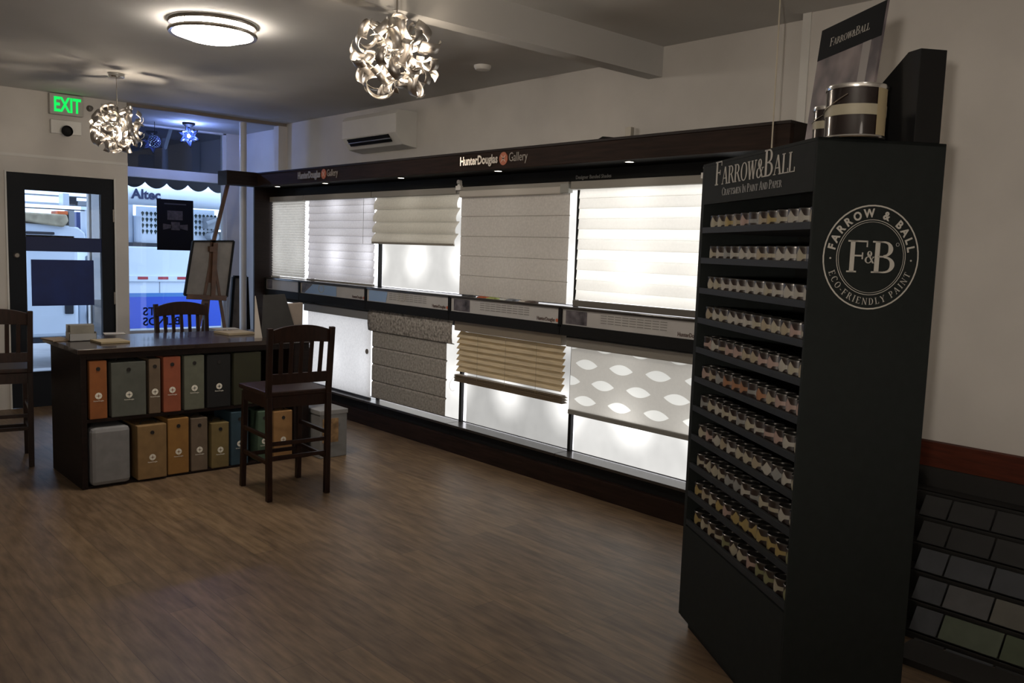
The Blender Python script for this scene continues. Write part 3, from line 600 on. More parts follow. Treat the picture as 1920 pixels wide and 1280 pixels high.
LEAFP = abs(La[0].y-La[2].y)/2; LEAFQ = abs((La[1].z-La[4].z)); LEAFY = -La[1].y; LEAFZ = -La[1].z
strip([(XS, .985), (XS, .535)], 2.94, 4.040).build('leaf_cloth', leaf_cloth(), t)
MB().box(XS-.035, XS+.03, 2.94, 4.062, .967, 1.030).build('cassette', mat('cassette_beige', (.24, .225, .20), .5), t, .006)
MB().box(XS-.014, XS+.010, 2.94, 4.040, .503, .535).build('bottom_rail', mat('rail_grey', (.22, .215, .20), .5), t, .004)
# swatches lying on the shelf under the grey shade
sw = [(905, (.04, .04, .045), 'black'), (880+22, (.45, .10, .03), 'orange-red'), (922, (.35, .40, .12), 'olive green'), (944, (.62, .62, .60), 'white'), (958, (.22, .24, .28), 'blue-grey'), (981, (.60, .55, .50), 'cream'), (994, (.10, .07, .06), 'dark brown')]
for k, (px, c, nm) in enumerate(sw):
    p = at(px if k else 878, 555+(px-870)*.105, X=XF+.05); mb = MB(); mb.M = Matrix.Translation((XF+.06+.01*(k % 2), p.y, 1.240)) @ Matrix.Rotation(.2*(k % 3-1), 4, 'Z')
    mb.hexa([(-.035, -.04, 0), (.04, -.04, 0), (.04, .04, 0), (-.035, .04, 0)], [(-.03, -.035, .006), (.035, -.03, .016), (.035, .03, .016), (-.03, .035, .006)])
    tag(mb.build('fabric_swatch', mat('swatch_'+nm.replace('-', '_').replace(' ', '_'), c, .7), None, .002), nm+' shade swatch lying on the dark ledge below the grey cloth shade', 'swatch', 'swatches on the ledge')
# wall air conditioner
t = thing('air_conditioner', 'white wall-mounted air conditioner above the wooden canopy', 'air conditioner', (XW, 6.8, 2.6))
MB().prism([(XW, 6.38, 2.80), (XW-.20, 6.38, 2.80), (XW-.23, 6.38, 2.76), (XW-.23, 6.38, 2.60), (XW-.15, 6.38, 2.50), (XW, 6.38, 2.48)], (0, .90, 0)).build('casing', white_m, t, .006)
MB().hexa([(XW-.226, 6.50, 2.590), (XW-.226, 7.18, 2.590), (XW-.18, 7.18, 2.533), (XW-.18, 6.50, 2.533)][::-1], [(XW-.236, 6.50, 2.584), (XW-.236, 7.18, 2.584), (XW-.19, 7.18, 2.527), (XW-.19, 6.50, 2.527)][::-1]).build('air_outlet', black_m, t)
MB().box(XW-.222, XW-.214, 6.48, 7.18, 2.548, 2.556).build('vane', nickel, t)
mb = MB(); mb.lathe([(0, -.035), (.05, -.03), (.062, -.012), (.062, 0), (0, 0)], 24, (3.80, 4.60, ZC)); P_ = at(905, 123, Z=ZC); mb.v = [v+Vector((P_.x-3.80, P_.y-4.60, 0)) for v in mb.v]
tag(mb.build('smoke_detector', white_pl), 'white round smoke detector on the ceiling beyond the beam', 'smoke detector')

# ------------------------------------------------------------------ paint sample stand (local x along the front from its far edge, y = depth away, z up)
TA = Vector((2.991, 2.160, 0)); TD = Vector((-math.sin(.573), -math.cos(.573), 0)); SD = Vector((math.cos(.573), -math.sin(.573), 0))
TW, TDp, TH = .935, .435, 1.98
# local frame: x = TD (towards camera end), y = SD (into the stand)
TM = Matrix((TD, SD, Vector((0, 0, 1)))).transposed().to_4x4(); TM.translation = TA
stand = thing('paint_stand', 'tall charcoal paint sample stand with round white emblem', 'display stand', tuple(TA+TD*.46+SD*.2))
def tb(*b): q = MB(); q.M = TM; return q.box(*b)
tb(0, .03, 0, TDp, .055, TH).build('side_panel', tower_m, stand, .002)
tb(TW-.012, TW, 0, TDp, .055, TH).build('side_panel', tower_m, stand, .002)
tb(.03, TW-.012, TDp-.012, TDp, .055, TH).build('back_panel', tower_in, stand)
tb(0, TW, 0.0, TDp, TH-.012, TH).build('top_board', tower_m, stand, .002)
tb(.03, TW-.012, .0, .015, 1.815, TH-.012).build('header_panel', tower_m, stand)
tb(.03, TW-.012, .0, .015, .055, .455).build('kick_panel', tower_m, stand)
tb(.03, TW-.03, .035, TDp-.02, 0, .055).build('base', black_m, stand)
for k in range(11):
    z = 1.698-k*.1235
    sh = tb(.03, TW-.012, .012, TDp-.03, z, z+.010).build('shelf', tower_in, stand)
    tb(.03, TW-.012, .0, .014, z, z+.024).build('shelf_lip', lip_m, sh, .001)
F = TM @ frame((0, -.0012, 0), (1, 0, 0), (0, 0, 1))
mb = MB(); ps, wd_ = serif('Farrow&Ball', .092, .72, .62); kx = .66/wd_
flat_polys(mb, [[(a*kx, b) for a, b in p] for p in ps], F @ Matrix.Translation((.14, 1.885, 0))); mb.build('sign_lettering', cream, stand)
mb = MB(); ps, wd_ = serif('Craftsmen in Paint and Paper', .030, .78, .7); kx = .50/wd_
flat_polys(mb, [[(a*kx, b) for a, b in p] for p in ps], F @ Matrix.Translation((.215, 1.842, 0)), .0008); mb.build('small_lettering', greyink, stand)
# emblem on the broad side
SM = TM @ frame((TW+.0004, .0, 0), (0, 1, 0), (0, 0, 1)); EC = SM @ Matrix.Translation((.205, 1.617, 0))
mb = MB(); ring(mb, EC, .1595, .164); ring(mb, EC, .1165, .1185); ring(mb, EC, .1105, .1118); eb = mb.build('emblem_rings', cream, stand)
mb = MB(); ps, wd_ = serif('F', .100, 1, 1.0); flat_polys(mb, ps, EC @ Matrix.Translation((-.082, -.048, 0)))
ps, wd_ = serif('B', .100, 1, 1.05); flat_polys(mb, ps, EC @ Matrix.Translation((.002, -.048, 0)))
ps, wd_ = serif('&', .038, 1, 1.0); flat_polys(mb, ps, EC @ Matrix.Translation((-.022, -.018, .0004))); mb.build('emblem_letters', cream, stand)
mb = MB()
def onring(s, r, size, a_mid, step, top, fn):
    ws = [fn(ch)[1] for ch in s]; tot = sum(ws)+step*(len(s)-1); x = -tot/2
    for ch, wch in zip(s, ws):
        a = a_mid+((-(x+wch/2)/r) if top else ((x+wch/2)/r)); Mx = EC @ Matrix.Rotation(a-PI/2 if top else a+PI/2, 4, 'Z') @ Matrix.Translation((-wch/2, r-size*.5 if top else -r-size*.5, 0))
        fn(ch)[0](Mx); x += wch+step
_cache = {}
def sans(ch):
    if ch not in _cache:
        me = text(ch, .036, .0006, .95, 'LEFT', .0012) if ch != ' ' else None; _cache[ch] = (me, max(v.co.x for v in me.vertices) if me else .012)
    me, wch = _cache[ch]; return (lambda Mx: mb.mesh_in(me, Mx) if me else None), wch
def ser(ch):
    ps, wch = serif(ch, .021, 1, .9); return (lambda Mx: flat_polys(mb, ps, Mx, .0008)), wch
onring('FARROW & BALL', .139, .026, PI/2, .0095, True, sans)
mb.build('emblem_ring_text', cream, stand); mb = MB()
onring('ECO-FRIENDLY PAINT', .139, .020, -PI/2, .0055, False, ser)
mb.build('emblem_ring_text', cream, stand)
for a in (0, PI): mb = MB(); disc(mb, EC @ Matrix.Translation((.138*math.cos(a), -.006, 0)), .003); mb.build('emblem_dot', cream, stand)
mb = MB(); ring(mb, EC @ Matrix.Translation((.088, .043, 0)), .0045, .006, n=16); mb.build('registered_mark', greyink, stand)

# sample tins: body, cream paper band that flares into a wedge on one side, rimmed lid
tinbody = mat('tin_label_brown', (.018, .010, .008), .4, coat=.15)
bandc = [('cream', (.62, .56, .42)), ('ivory', (.66, .62, .54)), ('ochre', (.56, .42, .16)), ('pink', (.60, .42, .36)), ('grey', (.42, .42, .40)), ('sand', (.55, .46, .32)), ('olive', (.36, .36, .18)), ('terracotta', (.50, .24, .12))]
bandm = {n: mat('band_'+n, tuple(q*.45 for q in c), .6) for n, c in bandc}
TR, THt = .0345, .062
def arcband(mb, r, fz, a0, a1, n):
    vs = []
    for i in range(n+1):
        a = a0+(a1-a0)*i/n; lo, hi = fz((i/n-.5)*2); vs += [(r*math.cos(a), r*math.sin(a), lo), (r*math.cos(a), r*math.sin(a), hi)]
    return mb.add(vs, [(2*i, 2*i+2, 2*i+3, 2*i+1) for i in range(n)], True)
body_me = MB().lathe([(0, .001), (TR, 0), (TR, THt-.006), (TR-.001, THt-.004), (0, THt-.004)], 24)
def tin():
    t = thing('paint_tin', 'x', 'paint tin')
    MB().lathe([(0, .001), (TR, 0), (TR, THt-.005), (0, THt-.005)], 24).build('tin_body', tinbody, t, local=True)
    # band: narrow belt with a wedge spreading to full height facing the viewer's left
    fl = lambda s: (.022-.020*max(0, 1-abs(s)/.15)**1.1, .036+.020*max(0, 1-abs(s)/.15)**1.1)
    arcband(MB(), TR+.0005, fl, 0, 2*PI, 60).build('paper_band', bandm['cream'], t, local=True)
    MB().lathe([(TR-.004, THt-.006), (TR-.004, THt-.002), (TR-.0005, THt), (TR+.0012, THt-.002), (TR+.0012, THt-.006)], 24).lathe([(0, THt-.004), (TR-.004, THt-.004)], 24).build('lid', mat('tin_lid', (.10, .095, .09), .3, .8), t, local=True)
    return t
t0 = tin(); first = True; rnd = random.Random(11)
band_cache = {}
for k in range(11):
    z = 1.698-k*.1235+.0103
    for j in range(12):
        xl = .078+j*.0738; yl = .052+rnd.uniform(-.003, .003); P = TM @ Vector((xl, yl, z))
        if k == 0: nm = ['cream', 'cream', 'ochre', 'sand', 'pink', 'grey', 'sand', 'ochre', 'cream', 'ivory', 'ivory', 'cream'][j]
        elif k == 5: nm = ['pink', 'sand', 'grey', 'terracotta', 'terracotta', 'terracotta', 'grey', 'terracotta', 'sand', 'pink', 'pink', 'pink'][j]
        elif k >= 9: nm = rnd.choice(['cream', 'ochre', 'sand', 'olive', 'cream', 'pink'])
        elif k == 4: nm = rnd.choice(['pink', 'cream', 'ivory', 'sand'])
        else: nm = rnd.choice(['ivory', 'cream', 'sand', 'grey', 'ivory', 'pink', 'cream'])
        # far end is the left one as seen from the shop
        rowp = 'top shelf' if k == 0 else 'bottom shelf' if k == 10 else ORD[k]+' shelf down'
        colp = 'far left' if j == 0 else 'far right' if j == 11 else ORD[j]+' from the left'
        lab = 'paint sample tin, %s band, %s on the %s' % (nm, colp, rowp)
        ang = rnd.uniform(-.18, .18)-.42 if rnd.random() < .85 else rnd.uniform(-1.2, 1.2)   # wedge faces the shop
        if first: tt = t0; tt.location = P; tt.rotation_euler = (0, 0, ang); first = False; tt['label'] = lab
        else: tt = dup(t0, P, ang, lab)
        tt['group'] = 'paint sample tins on the stand'
        bo = [c for c in tt.children if c.name.startswith('paper_band')][0]
        if nm not in band_cache:
            me = bo.data.copy() if band_cache else bo.data; me.materials.clear(); me.materials.append(bandm[nm]); band_cache[nm] = me
        bo.data = band_cache[nm]

# on top of the stand
def big_tin(px, py, r, h, label, rz, pos=None):
    p = at(px, py, Z=TH) if pos is None else pos; t = thing('paint_can', label, 'paint can', (p.x, p.y, TH), rz, 'paint cans on top of the stand')
    MB().lathe([(0, 0), (r, 0), (r, .006), (r-.001, .010), (r-.001, h-.010), (0, h-.01)], 40).build('can_body', mat('can_brown', (.012, .006, .005), .25, .2, coat=.5), t, local=True)
    MB().lathe([(r-.001, h*.42), (r+.0006, h*.42), (r+.0006, h*.62), (r-.001, h*.62)], 40).build('paper_band', mat('can_band', (.33, .30, .22), .5), t, local=True)
    mb = MB(); arcband(mb, r+.0008, lambda s: (.006, h-.012), 4.15, 4.75, 8); mb.build('seam_label', mat('can_seam', (.33, .27, .16), .5), t, local=True)
    MB().lathe([(r-.012, h-.008), (r-.010, h), (r+.002, h+.001), (r+.003, h-.006), (r+.001, h-.012)], 40).build('metal_rim', chrome, t, local=True)
    MB().lathe([(0, h-.006), (r-.011, h-.008)], 40).build('lid', chrome, t, local=True)
    MB().lathe([(r+.001, .0), (r+.003, .003), (r+.001, .008)], 40).build('base_rim', chrome, t, local=True)
    pts = [Vector((r*1.02*math.cos(a), r*1.02*math.sin(a)*.15+r*.25*0, 0)) for a in (0,)]
    mb = MB(); hp = []
    for i in range(13):
        a = PI*i/12; hp.append((r*1.04*math.cos(a)*1.0, r*1.04*math.sin(a)*1.0, h*.80-r*1.0*math.sin(a)*.55))
    mb.tube(hp, .0016, 6); mb.build('wire_handle', chrome, t, local=True)
    return t
big_tin(1600, 263, .090, .160, 'large brown paint can with cream band and wire handle', .2)

def flat_card(name, label, cat, corners, thick, m, group=None):
    a, b, c, d = [Vector(p) for p in corners]; n = (b-a).cross(d-a).normalized()*thick
    t = thing(name, label, cat, tuple((a+b)/2), 0, group); MB().hexa([a, b, c, d], [a+n, b+n, c+n, d+n]).build('board', m, t, .001); return t
# leaning poster board behind the cans
def on_stand(px, py, depth):
    d = _f+_r2*((px-960)/CF)-_u2*((py-640)/CF); k = ((TA+SD*depth)-EYE).dot(SD)/d.dot(SD); return EYE+d*k
big_tin(0, 0, .046, .124, 'small brown paint can half hidden behind the large one', .4, on_stand(1549, 262, .135))
pl, pr_ = on_stand(1506, 262, .24), on_stand(1628, 150, .24); bl = Vector((pl.x, pl.y, TH)); wq = (pr_-pl).dot(TD)
br = bl+TD*wq; up = Vector((SD.x*.10, SD.y*.10, 1)).normalized()*.47
t = thing('leaning_poster', 'tall poster board with dark heading leaning behind the paint cans', 'poster', tuple(bl), 0)
def poster_mat():
    mt = bpy.data.materials.new('poster_print'); mt.use_nodes = True; nt = mt.node_tree; N = nt.nodes.new; L = nt.links.new; b = nt.nodes['Principled BSDF']
    tc = N('ShaderNodeTexCoord'); n = N('ShaderNodeTexNoise'); n.inputs['Scale'].default_value = 7; n.inputs['Detail'].default_value = 2; L(tc.outputs['Object'], n.inputs['Vector'])
    cr = N('ShaderNodeValToRGB'); cr.color_ramp.elements[0].color = (.07, .06, .07, 1); cr.color_ramp.elements[1].color = (.30, .25, .25, 1); cr.color_ramp.elements[0].position = .35; cr.color_ramp.elements[1].position = .65
    L(n.outputs[0], cr.inputs[0]); L(cr.outputs[0], b.inputs['Base Color']); b.inputs['Roughness'].default_value = .4; return mt
th = Vector((SD.x, SD.y, 0))*.008
MB().hexa([bl, br, br+th, bl+th], [bl+up, br+up, br+up+th, bl+up+th]).build('board', poster_mat(), t)
q = -SD*.001
MB().hexa([bl+up*.76+q, br+up*.76+q, br+up*.76, bl+up*.76], [bl+up+q, br+up+q, br+up, bl+up]).build('heading', mat('poster_heading', (.010, .011, .012), .7, spec=.15), t)
MB().hexa([bl+TD*wq*.74+q, bl+TD*wq*.86+q, bl+TD*wq*.86, bl+TD*wq*.74], [bl+up*.76+TD*wq*.74+q, bl+up*.76+TD*wq*.86+q, bl+up*.76+TD*wq*.86, bl+up*.76+TD*wq*.74]).build('pale_stripe', mat('poster_stripe', (.30, .28, .27), .5), t)
mb = MB(); ps, wd_ = serif('Farrow&Ball', .030, .78, .62); kx = wq*.62/wd_
flat_polys(mb, [[(a*kx, b) for a, b in p] for p in ps], frame(bl+up*.84+TD*wq*.19-SD*.0015, TD, up.normalized()), .0006); mb.build('heading_lettering', cream, t)
# dark wedge-topped box behind
B0 = TM @ Vector((.62, .30, TH)); t = thing('dark_box', 'black slant-topped box standing at the back corner of the stand top', 'box', tuple(B0))
q0 = MB(); q0.M = TM
q0.prism([(.46, .32, TH), (.935, .32, TH), (.935, .32, TH+.285), (.87, .32, TH+.287), (.46, .32, TH+.07)], (0, .09, 0)).build('box_body', black_m, t, .002)
# flip side so the taller end stands at the camera end

# tiered rack of pattern books against the right wall
t = thing('sample_rack', 'low stepped rack with red-brown top board beside the paint stand', 'rack', (4.2, .9, 0))
MB().box(4.40, 4.448, -.6, 2.3, .592, .722).build('top_board', redwood, t, .003)
NT = 7; tiers = []
for k in range(NT):
    z1_ = .60-k*.095; x0 = 4.36-k*.115
    sh = MB().box(x0-.10, x0+.035, -.6, 1.78-.045*k, z1_-.105, z1_-.095).box(x0+.02, x0+.035, -.6, 1.78-.045*k, z1_-.1, z1_).build('step', mat('rack_black', (.010, .009, .008), .7), t); tiers.append((x0, z1_))
MB().box(3.42, 3.62, -.6, 1.42, 0, .028).build('base_board', mat('rack_black', (.010, .009, .008), .7), t)
MB().prism([(4.44, 1.80, 0), (4.44, 1.80, .60), (4.36, 1.80, .60), (3.56, 1.48, .0)], (0, -.02, 0)).build('side_board', black_m, t)
cols = [('grey', (.20, .20, .21)), ('stone', (.26, .25, .22)), ('sage', (.17, .21, .13)), ('sand', (.28, .25, .15)), ('slate', (.12, .13, .15)), ('charcoal', (.05, .05, .05)), ('pale green', (.20, .24, .17))]
plan = {1: [5, 5, 5, 4], 2: [5, 5, 5, 0], 3: [4, 4, 4, 2], 4: [4, 0, 1, 3], 5: [4, 6, 2, 3], 6: [5, 4, 5, 5]}
for k, ids in plan.items():
    x0, z1_ = tiers[k]; y = 1.70-.045*k
    for j, ci in enumerate(ids):
        wid = (.13, .19, .21, .30)[j] if k != 5 else (.12, .24, .26, .26)[j]; nm, c = cols[ci]
        mb = MB().prism([(x0-.075, y-wid+.004, z1_-.094), (x0-.066, y-wid+.004, z1_-.094), (x0+.0, y-wid+.004, z1_-.012), (x0-.009, y-wid+.004, z1_-.012)], (0, wid-.008, 0))
        tag(mb.build('pattern_card', mat('card_'+nm.replace(' ', '_'), tuple(q*.42 for q in c), .8, noise=.12, scale=12), None, .002), '%s wallpaper pattern card, %s from the paint stand on the %s step down' % (nm, ORD[j], ORD[k]), 'pattern card', 'pattern cards on the stepped rack'); y -= wid

# ------------------------------------------------------------------ consultation table with cubbies
TX0, TX1, TY0, TY1 = 1.571, 3.16, 5.74, 6.42
t = thing('counter_table', 'dark wood counter-height table with sample boxes shelved in its front', 'table', ((TX0+TX1)/2, 6.08, 0))
MB().box(TX0-.02, TX1+.02, TY0-.012, TY1+.12, .868, .90).build('tabletop', mat('table_top', (.030, .020, .016), .24, noise=.3, scale=5, stretch=(1, 8, 1), coat=.3), t, .004)
MB().box(TX0, TX0+.035, TY0, TY1, 0, .868).build('end_panel', espresso, t, .003)
MB().box(TX1-.125, TX1, TY0, TY1, 0, .868).build('end_panel', espresso, t, .003)
MB().box(TX0+.035, TX1-.125, TY0+.36, TY0+.38, 0, .868).build('back_panel', espresso, t)
MB().box(TX0+.035, TX1-.125, TY0, TY0+.02, .832, .868).build('apron', espresso, t)
MB().box(TX0+.035, TX1-.125, TY0+.01, TY0+.36, .425, .446).build('shelf', espresso, t, .002)
MB().box(TX0+.035, TX1-.125, TY0+.01, TY0+.36, 0, .015).build('bottom_board', espresso, t)
def sample_box(x0, x1, y0, z0, z1_, dp, col, label, black=False, tilt=0, plain=False):
    col = tuple(c*.62 for c in col)
    b = thing('sample_box', label, 'sample box', ((x0+x1)/2, y0+dp/2, z0), 0, 'shade sample boxes in the table')
    MB().box(x0, x1, y0, y0+dp, z0, z1_).build('case', mat('box_%03d%03d%03d' % tuple(int(c*999) for c in col), col, .75, noise=.12, scale=14), b, .028 if 'cloth' in label else .006)
    cx = (x0+x1)/2; F = frame((cx, y0-.0012, 0), (1, 0, 0), (0, 0, 1)); h = z1_-z0
    if plain: 
        return b
    mb = MB(); disc(mb, F @ Matrix.Translation((0, z0+h*.40, 0)), .021, 0, .0012); dk = mb.build('round_logo', mat('logo_cream', (.80, .77, .68), .6), b)
    mb = MB(); star4(mb, F @ Matrix.Translation((0, z0+h*.40, .0014)) @ Matrix.Rotation(PI/4, 4, 'Z'), .018, .0006); mb.build('logo_star', mat('box_%03d%03d%03d' % tuple(int(c*999) for c in col), col), dk)
    MB().mesh_in(text('HunterDouglas', .0125, .0004, .8), F @ Matrix.Translation((0, z0+h*.40-.036, .0004))).build('name_print', mat('logo_cream', (.80, .77, .68), .6), b)
    mb = MB(); ring(mb, F @ Matrix.Translation((0, z0+h*.86, 0)), .009, .013, .002, 20); disc(mb, F @ Matrix.Translation((0, z0+h*.86, 0)), .009, 0, .0008, 18); mb.build('finger_hole', mat('hole_dark', (.015, .013, .012), .5), b)
    mb = MB(); yy = y0+dp*.25; mb.tube([(cx-(x1-x0)*.3, yy, z1_-.005), (cx-(x1-x0)*.22, yy, z1_+.018), (cx, yy, z1_+.026), (cx+(x1-x0)*.22, yy, z1_+.018), (cx+(x1-x0)*.3, yy, z1_-.005)], .004, 6); mb.build('handle', black_m, b)
    return b
UZ = .447
def bx(px0, px1, y): return at(px0, 740 if y else 840, Y=5.75).x, at(px1, 740 if y else 840, Y=5.75).x
for px0, px1, pt, c, nm in ((166, 202, 676, (.40, .13, .03), 'burnt orange narrow'), (207, 275, 678, (.13, .14, .12), 'wide grey-green'), (278, 302, 672, (.20, .14, .09), 'narrow tan'), (305, 340, 668, (.42, .11, .05), 'red-orange'), (344, 384, 665, (.18, .19, .14), 'sage grey'), (387, 433, 664, (.006, .006, .007), 'black'), (437, 490, 660, (.035, .035, .012), 'dark olive')):
    x0, x1 = bx(px0, px1, 1); zt_ = min(at((px0+px1)/2, pt, Y=5.75).z, .822)
    sample_box(x0+.004, x1-.004, TY0+.004, UZ, zt_, .30, c, nm+' sample box on the upper shelf of the table', plain=(px0 == 437))
for px0, px1, pt, c, nm, pl in ((172, 250, 800, (.30, .30, .31), 'pale grey cloth-covered wide', 1), (254, 311, 796, (.36, .22, .09), 'tan', 0), (313, 355, 782, (.42, .21, .05), 'amber orange', 0), (357, 390, 784, (.22, .16, .11), 'brown-grey', 0), (395, 430, 793, (.26, .19, .07), 'short mustard', 0), (432, 466, 770, (.03, .075, .11), 'teal blue', 0), (482, 508, 771, (.10, .17, .11), 'green', 0), (512, 549, 771, (.50, .27, .10), 'light orange', 0)):
    x0, x1 = bx(px0, px1, 0); zt_ = min(at((px0+px1)/2, pt, Y=5.73).z, .40); y0 = TY0-.02 if px0 < 260 else TY0+.004
    x1 = min(x1, TX1-.128)
    if px0 == 172: x0, x1 = TX0+.045, x1-.02
    sample_box(x0+.004, x1-.004, y0, .0155 if y0 > TY0 else .0155, zt_, .30, c, nm+' sample box on the lowest level of the table', plain=bool(pl))
# things on the table
def on_table(px, py): p = at(px, py, Z=.9); return p
def slab(name, label, cat, px0, px1, py, dpt, h, col, rz=0, group=None, rough=.7):
    a, b = at(px0, py, Z=.9), at(px1, py, Z=.9); c = (a+b)/2; wd2 = (b-a).length/2
    mb = MB(); mb.M = Matrix.Translation((c.x, c.y, .9005)) @ Matrix.Rotation(rz, 4, 'Z'); mb.box(-wd2, wd2, 0, dpt, 0, h)
    return tag(mb.build(name, mat(name+'_%d' % px0, tuple(q*.7 for q in col), rough, noise=.1, scale=20), None, .002), label, cat, group)
slab('notepad', 'cream stapled pad with black spine lying on the table near the door', 'notepad', 188, 246, 644, .20, .014, (.42, .34, .20), .05)
slab('paper_sheet', 'loose white sheet lying behind the cream pad', 'paper', 196, 236, 627, .12, .004, (.62, .60, .56), -.2)
slab('magazine', 'open magazine with tan pages at the left end of the table', 'magazine', 98, 140, 640, .20, .010, (.30, .22, .15), .15)
c_ = at(158, 640, Z=.9); t = thing('leaflet_holder', 'small clear leaflet holder filled with grey leaflets on the table', 'leaflet holder', (c_.x, c_.y, .9))
mb = MB(); mb.M = Matrix.Translation((c_.x, c_.y+.02, .9005)); mb.box(-.085, .085, 0, .10, 0, .004).box(-.085, .085, 0, .003, 0, .05).box(-.085, .085, .08, .083, 0, .11).box(-.085, -.082, 0, .09, 0, .06).box(.082, .085, 0, .09, 0, .06).build('holder', mat('clear_plastic', (.30, .30, .30), .15), t)
mb = MB(); mb.M = Matrix.Translation((c_.x, c_.y+.02, .905)); mb.box(-.075, .075, .02, .07, 0, .10).build('leaflets', mat('leaflet_grey', (.20, .19, .16), .6, noise=.2), t)
slab('catalogue', 'stack of beige catalogues at the right end of the table', 'catalogue', 425, 482, 628, .22, .018, (.46, .38, .26), .1)
slab('paper_sheet', 'white sheet lying on the table behind the beige catalogues', 'paper', 405, 452, 618, .14, .003, (.58, .55, .50), -.1)
# folded standing display card: pale narrow leaf and dark broad face
a = at(487, 634, Z=.9); t = thing('standing_card', 'dark folded display card standing on the table by the wooden chair', 'display card', (a.x+.1, a.y, .9))
y_ = a.y+.02; zt1 = at(490, 555, Y=y_+.02).z
MB().hexa([(a.x-.03, y_, .9), (a.x+.03, y_, .9), (a.x+.03, y_+.004, .9), (a.x-.03, y_+.004, .9)], [(a.x-.004, y_+.05, zt1), (a.x+.001, y_+.05, zt1), (a.x+.001, y_+.054, zt1), (a.x-.004, y_+.054, zt1)]).build('pale_leaf', mat('card_pale', (.42, .38, .34), .7), t)
TL, TR_, BR_ = at(494, 553, Y=y_+.06), at(534, 551, Y=y_+.06), at(545, 612, Y=y_+.06)
MB().hexa([(a.x+.028, y_+.01, .9), (BR_.x+.03, y_+.01, .9), (BR_.x+.03, y_+.015, .9), (a.x+.028, y_+.015, .9)], [(TL.x, y_+.06, TL.z), (TR_.x, y_+.06, TR_.z), (TR_.x, y_+.065, TR_.z), (TL.x, y_+.065, TL.z)]).build('dark_face', mat('card_dark', (.022, .021, .02), .6, noise=.2), t)
p = at(556, 612, Y=6.0); q_ = at(541, 570, Y=6.0); r__ = at(571, 569, Y=6.0)
t = thing('folded_fabric', 'beige folded fabric sample book standing near the wooden chair', 'fabric book', (p.x, 6.02, .9))
MB().hexa([(p.x-.07, 6.0, .90), (p.x+.05, 6.0, .90), (p.x+.05, 6.05, .90), (p.x-.07, 6.05, .90)], [(q_.x, 6.02, q_.z), (r__.x, 6.02, r__.z+.006), (r__.x, 6.07, r__.z+.006), (q_.x, 6.07, q_.z)]).build('cloth_pages', mat('fabric_beige', (.24, .20, .17), .85, noise=.1), t, .006)
# ------------------------------------------------------------------ tall wooden chairs
def stool(label, loc, rz):
    """origin under the middle of the backrest; the seat lies towards +y"""
    t = thing('tall_chair', label, 'chair', loc, rz, 'tall slat-back chairs round the table')
    W = .20
    for s in (-1, 1):
        MB().bar((s*(W-.005), .0, 0), (s*W, 0, .66), .034, .036, (0, 1, 0)).bar((s*W, 0, .66), (s*(W+.006), -.035, 1.085), .034, .030, (0, 1, 0)).build('leg', stoolwood, t, .003, local=True)
        MB().bar((s*(W-.005), .43, 0), (s*(W-.01), .40, .64), .034, .034, (0, 1, 0)).build('leg', stoolwood, t, .003, local=True)
    MB().prism([(-W-.01, -.005, .655), (W+.01, -.005, .655), (W+.02, .44, .655), (0, .455, .655), (-W-.02, .44, .655)], (0, 0, .032)).build('seat', stoolwood, t, .008, local=True)
    MB().box(-W, W, .0, .02, .585, .655).box(-W, W, .39, .41, .585, .655).box(-W-.005, -W+.015, 0, .4, .585, .655).box(W-.015, W+.005, 0, .4, .585, .655).build('seat_frame', stoolwood, t, local=True)
    mb = MB(); K = 12; top = []; bot = []
    for i in range(K+1):
        u = i/K*2-1; top.append((u*(W+.012), -.030-.012*(1-u*u), 1.060+.042*(1-abs(u)**2.2))); bot.append((u*(W+.012), -.026-.012*(1-u*u), .985+.012*(1-u*u)))
    for i in range(K): mb.hexa([bot[i], bot[i+1], (bot[i+1][0], bot[i+1][1]+.022, bot[i+1][2]), (bot[i][0], bot[i][1]+.022, bot[i][2])], [top[i], top[i+1], (top[i+1][0], top[i+1][1]+.022, top[i+1][2]), (top[i][0], top[i][1]+.022, top[i][2])])
    mb.build('crest_rail', stoolwood, t, .003, local=True)
    MB().box(-W, W, -.022, .0, .735, .80).build('lower_rail', stoolwood, t, .003, local=True)
    for i in range(5):
        x = -.13+i*.065; MB().bar((x, -.014, .79), (x*1.04, -.036, 1.0), .026, .012, (0, 1, 0)).build('slat', stoolwood, t, .002, local=True)
    for z, y0 in ((.27, 1), (.36, 1)):
        MB().box(-W, W, -.01, .01, z-.012, z+.012).build('stretcher', stoolwood, t, .002, local=True)
    MB().box(-W, W, .41, .43, .20, .225).build('stretcher', stoolwood, t, .002, local=True)
    for s in (-1, 1):
        for z in (.24, .40): MB().box(s*(W-.005)-.01, s*(W-.005)+.01, 0, .41, z-.012, z+.012).build('stretcher', stoolwood, t, .002, local=True)
    return t
s1 = stool('dark tall wooden chair standing in front of the table, nearest the lit shades', (2.592, 4.835, 0), -.06)
dup(s1, (1.275, 6.58, 0), -.16, 'dark tall wooden chair cut off at the left edge, beside the table end')
dup(s1, (2.675, 6.93, 0), PI+.03, 'tall wooden chair behind the table with only its back showing')
p = at(605, 857, Z=0); t = thing('storage_box', 'pale grey box on the floor behind the tall chair by the table', 'box', (3.32, 5.72, 0))
MB().box(3.19, 3.42, 5.62, 5.98, 0, .36).build('case', mat('pale_box', (.22, .22, .22), .7, noise=.1), t, .006)
MB().box(3.185, 3.425, 5.615, 5.985, .33, .365).build('lid', mat('pale_lid', (.27, .27, .27), .7), t, .004)
MB().box(3.21, 3.34, 5.612, 5.62, .12, .30).build('picture', mat('box_picture', (.30, .18, .08), .6, noise=.5, scale=20), t)

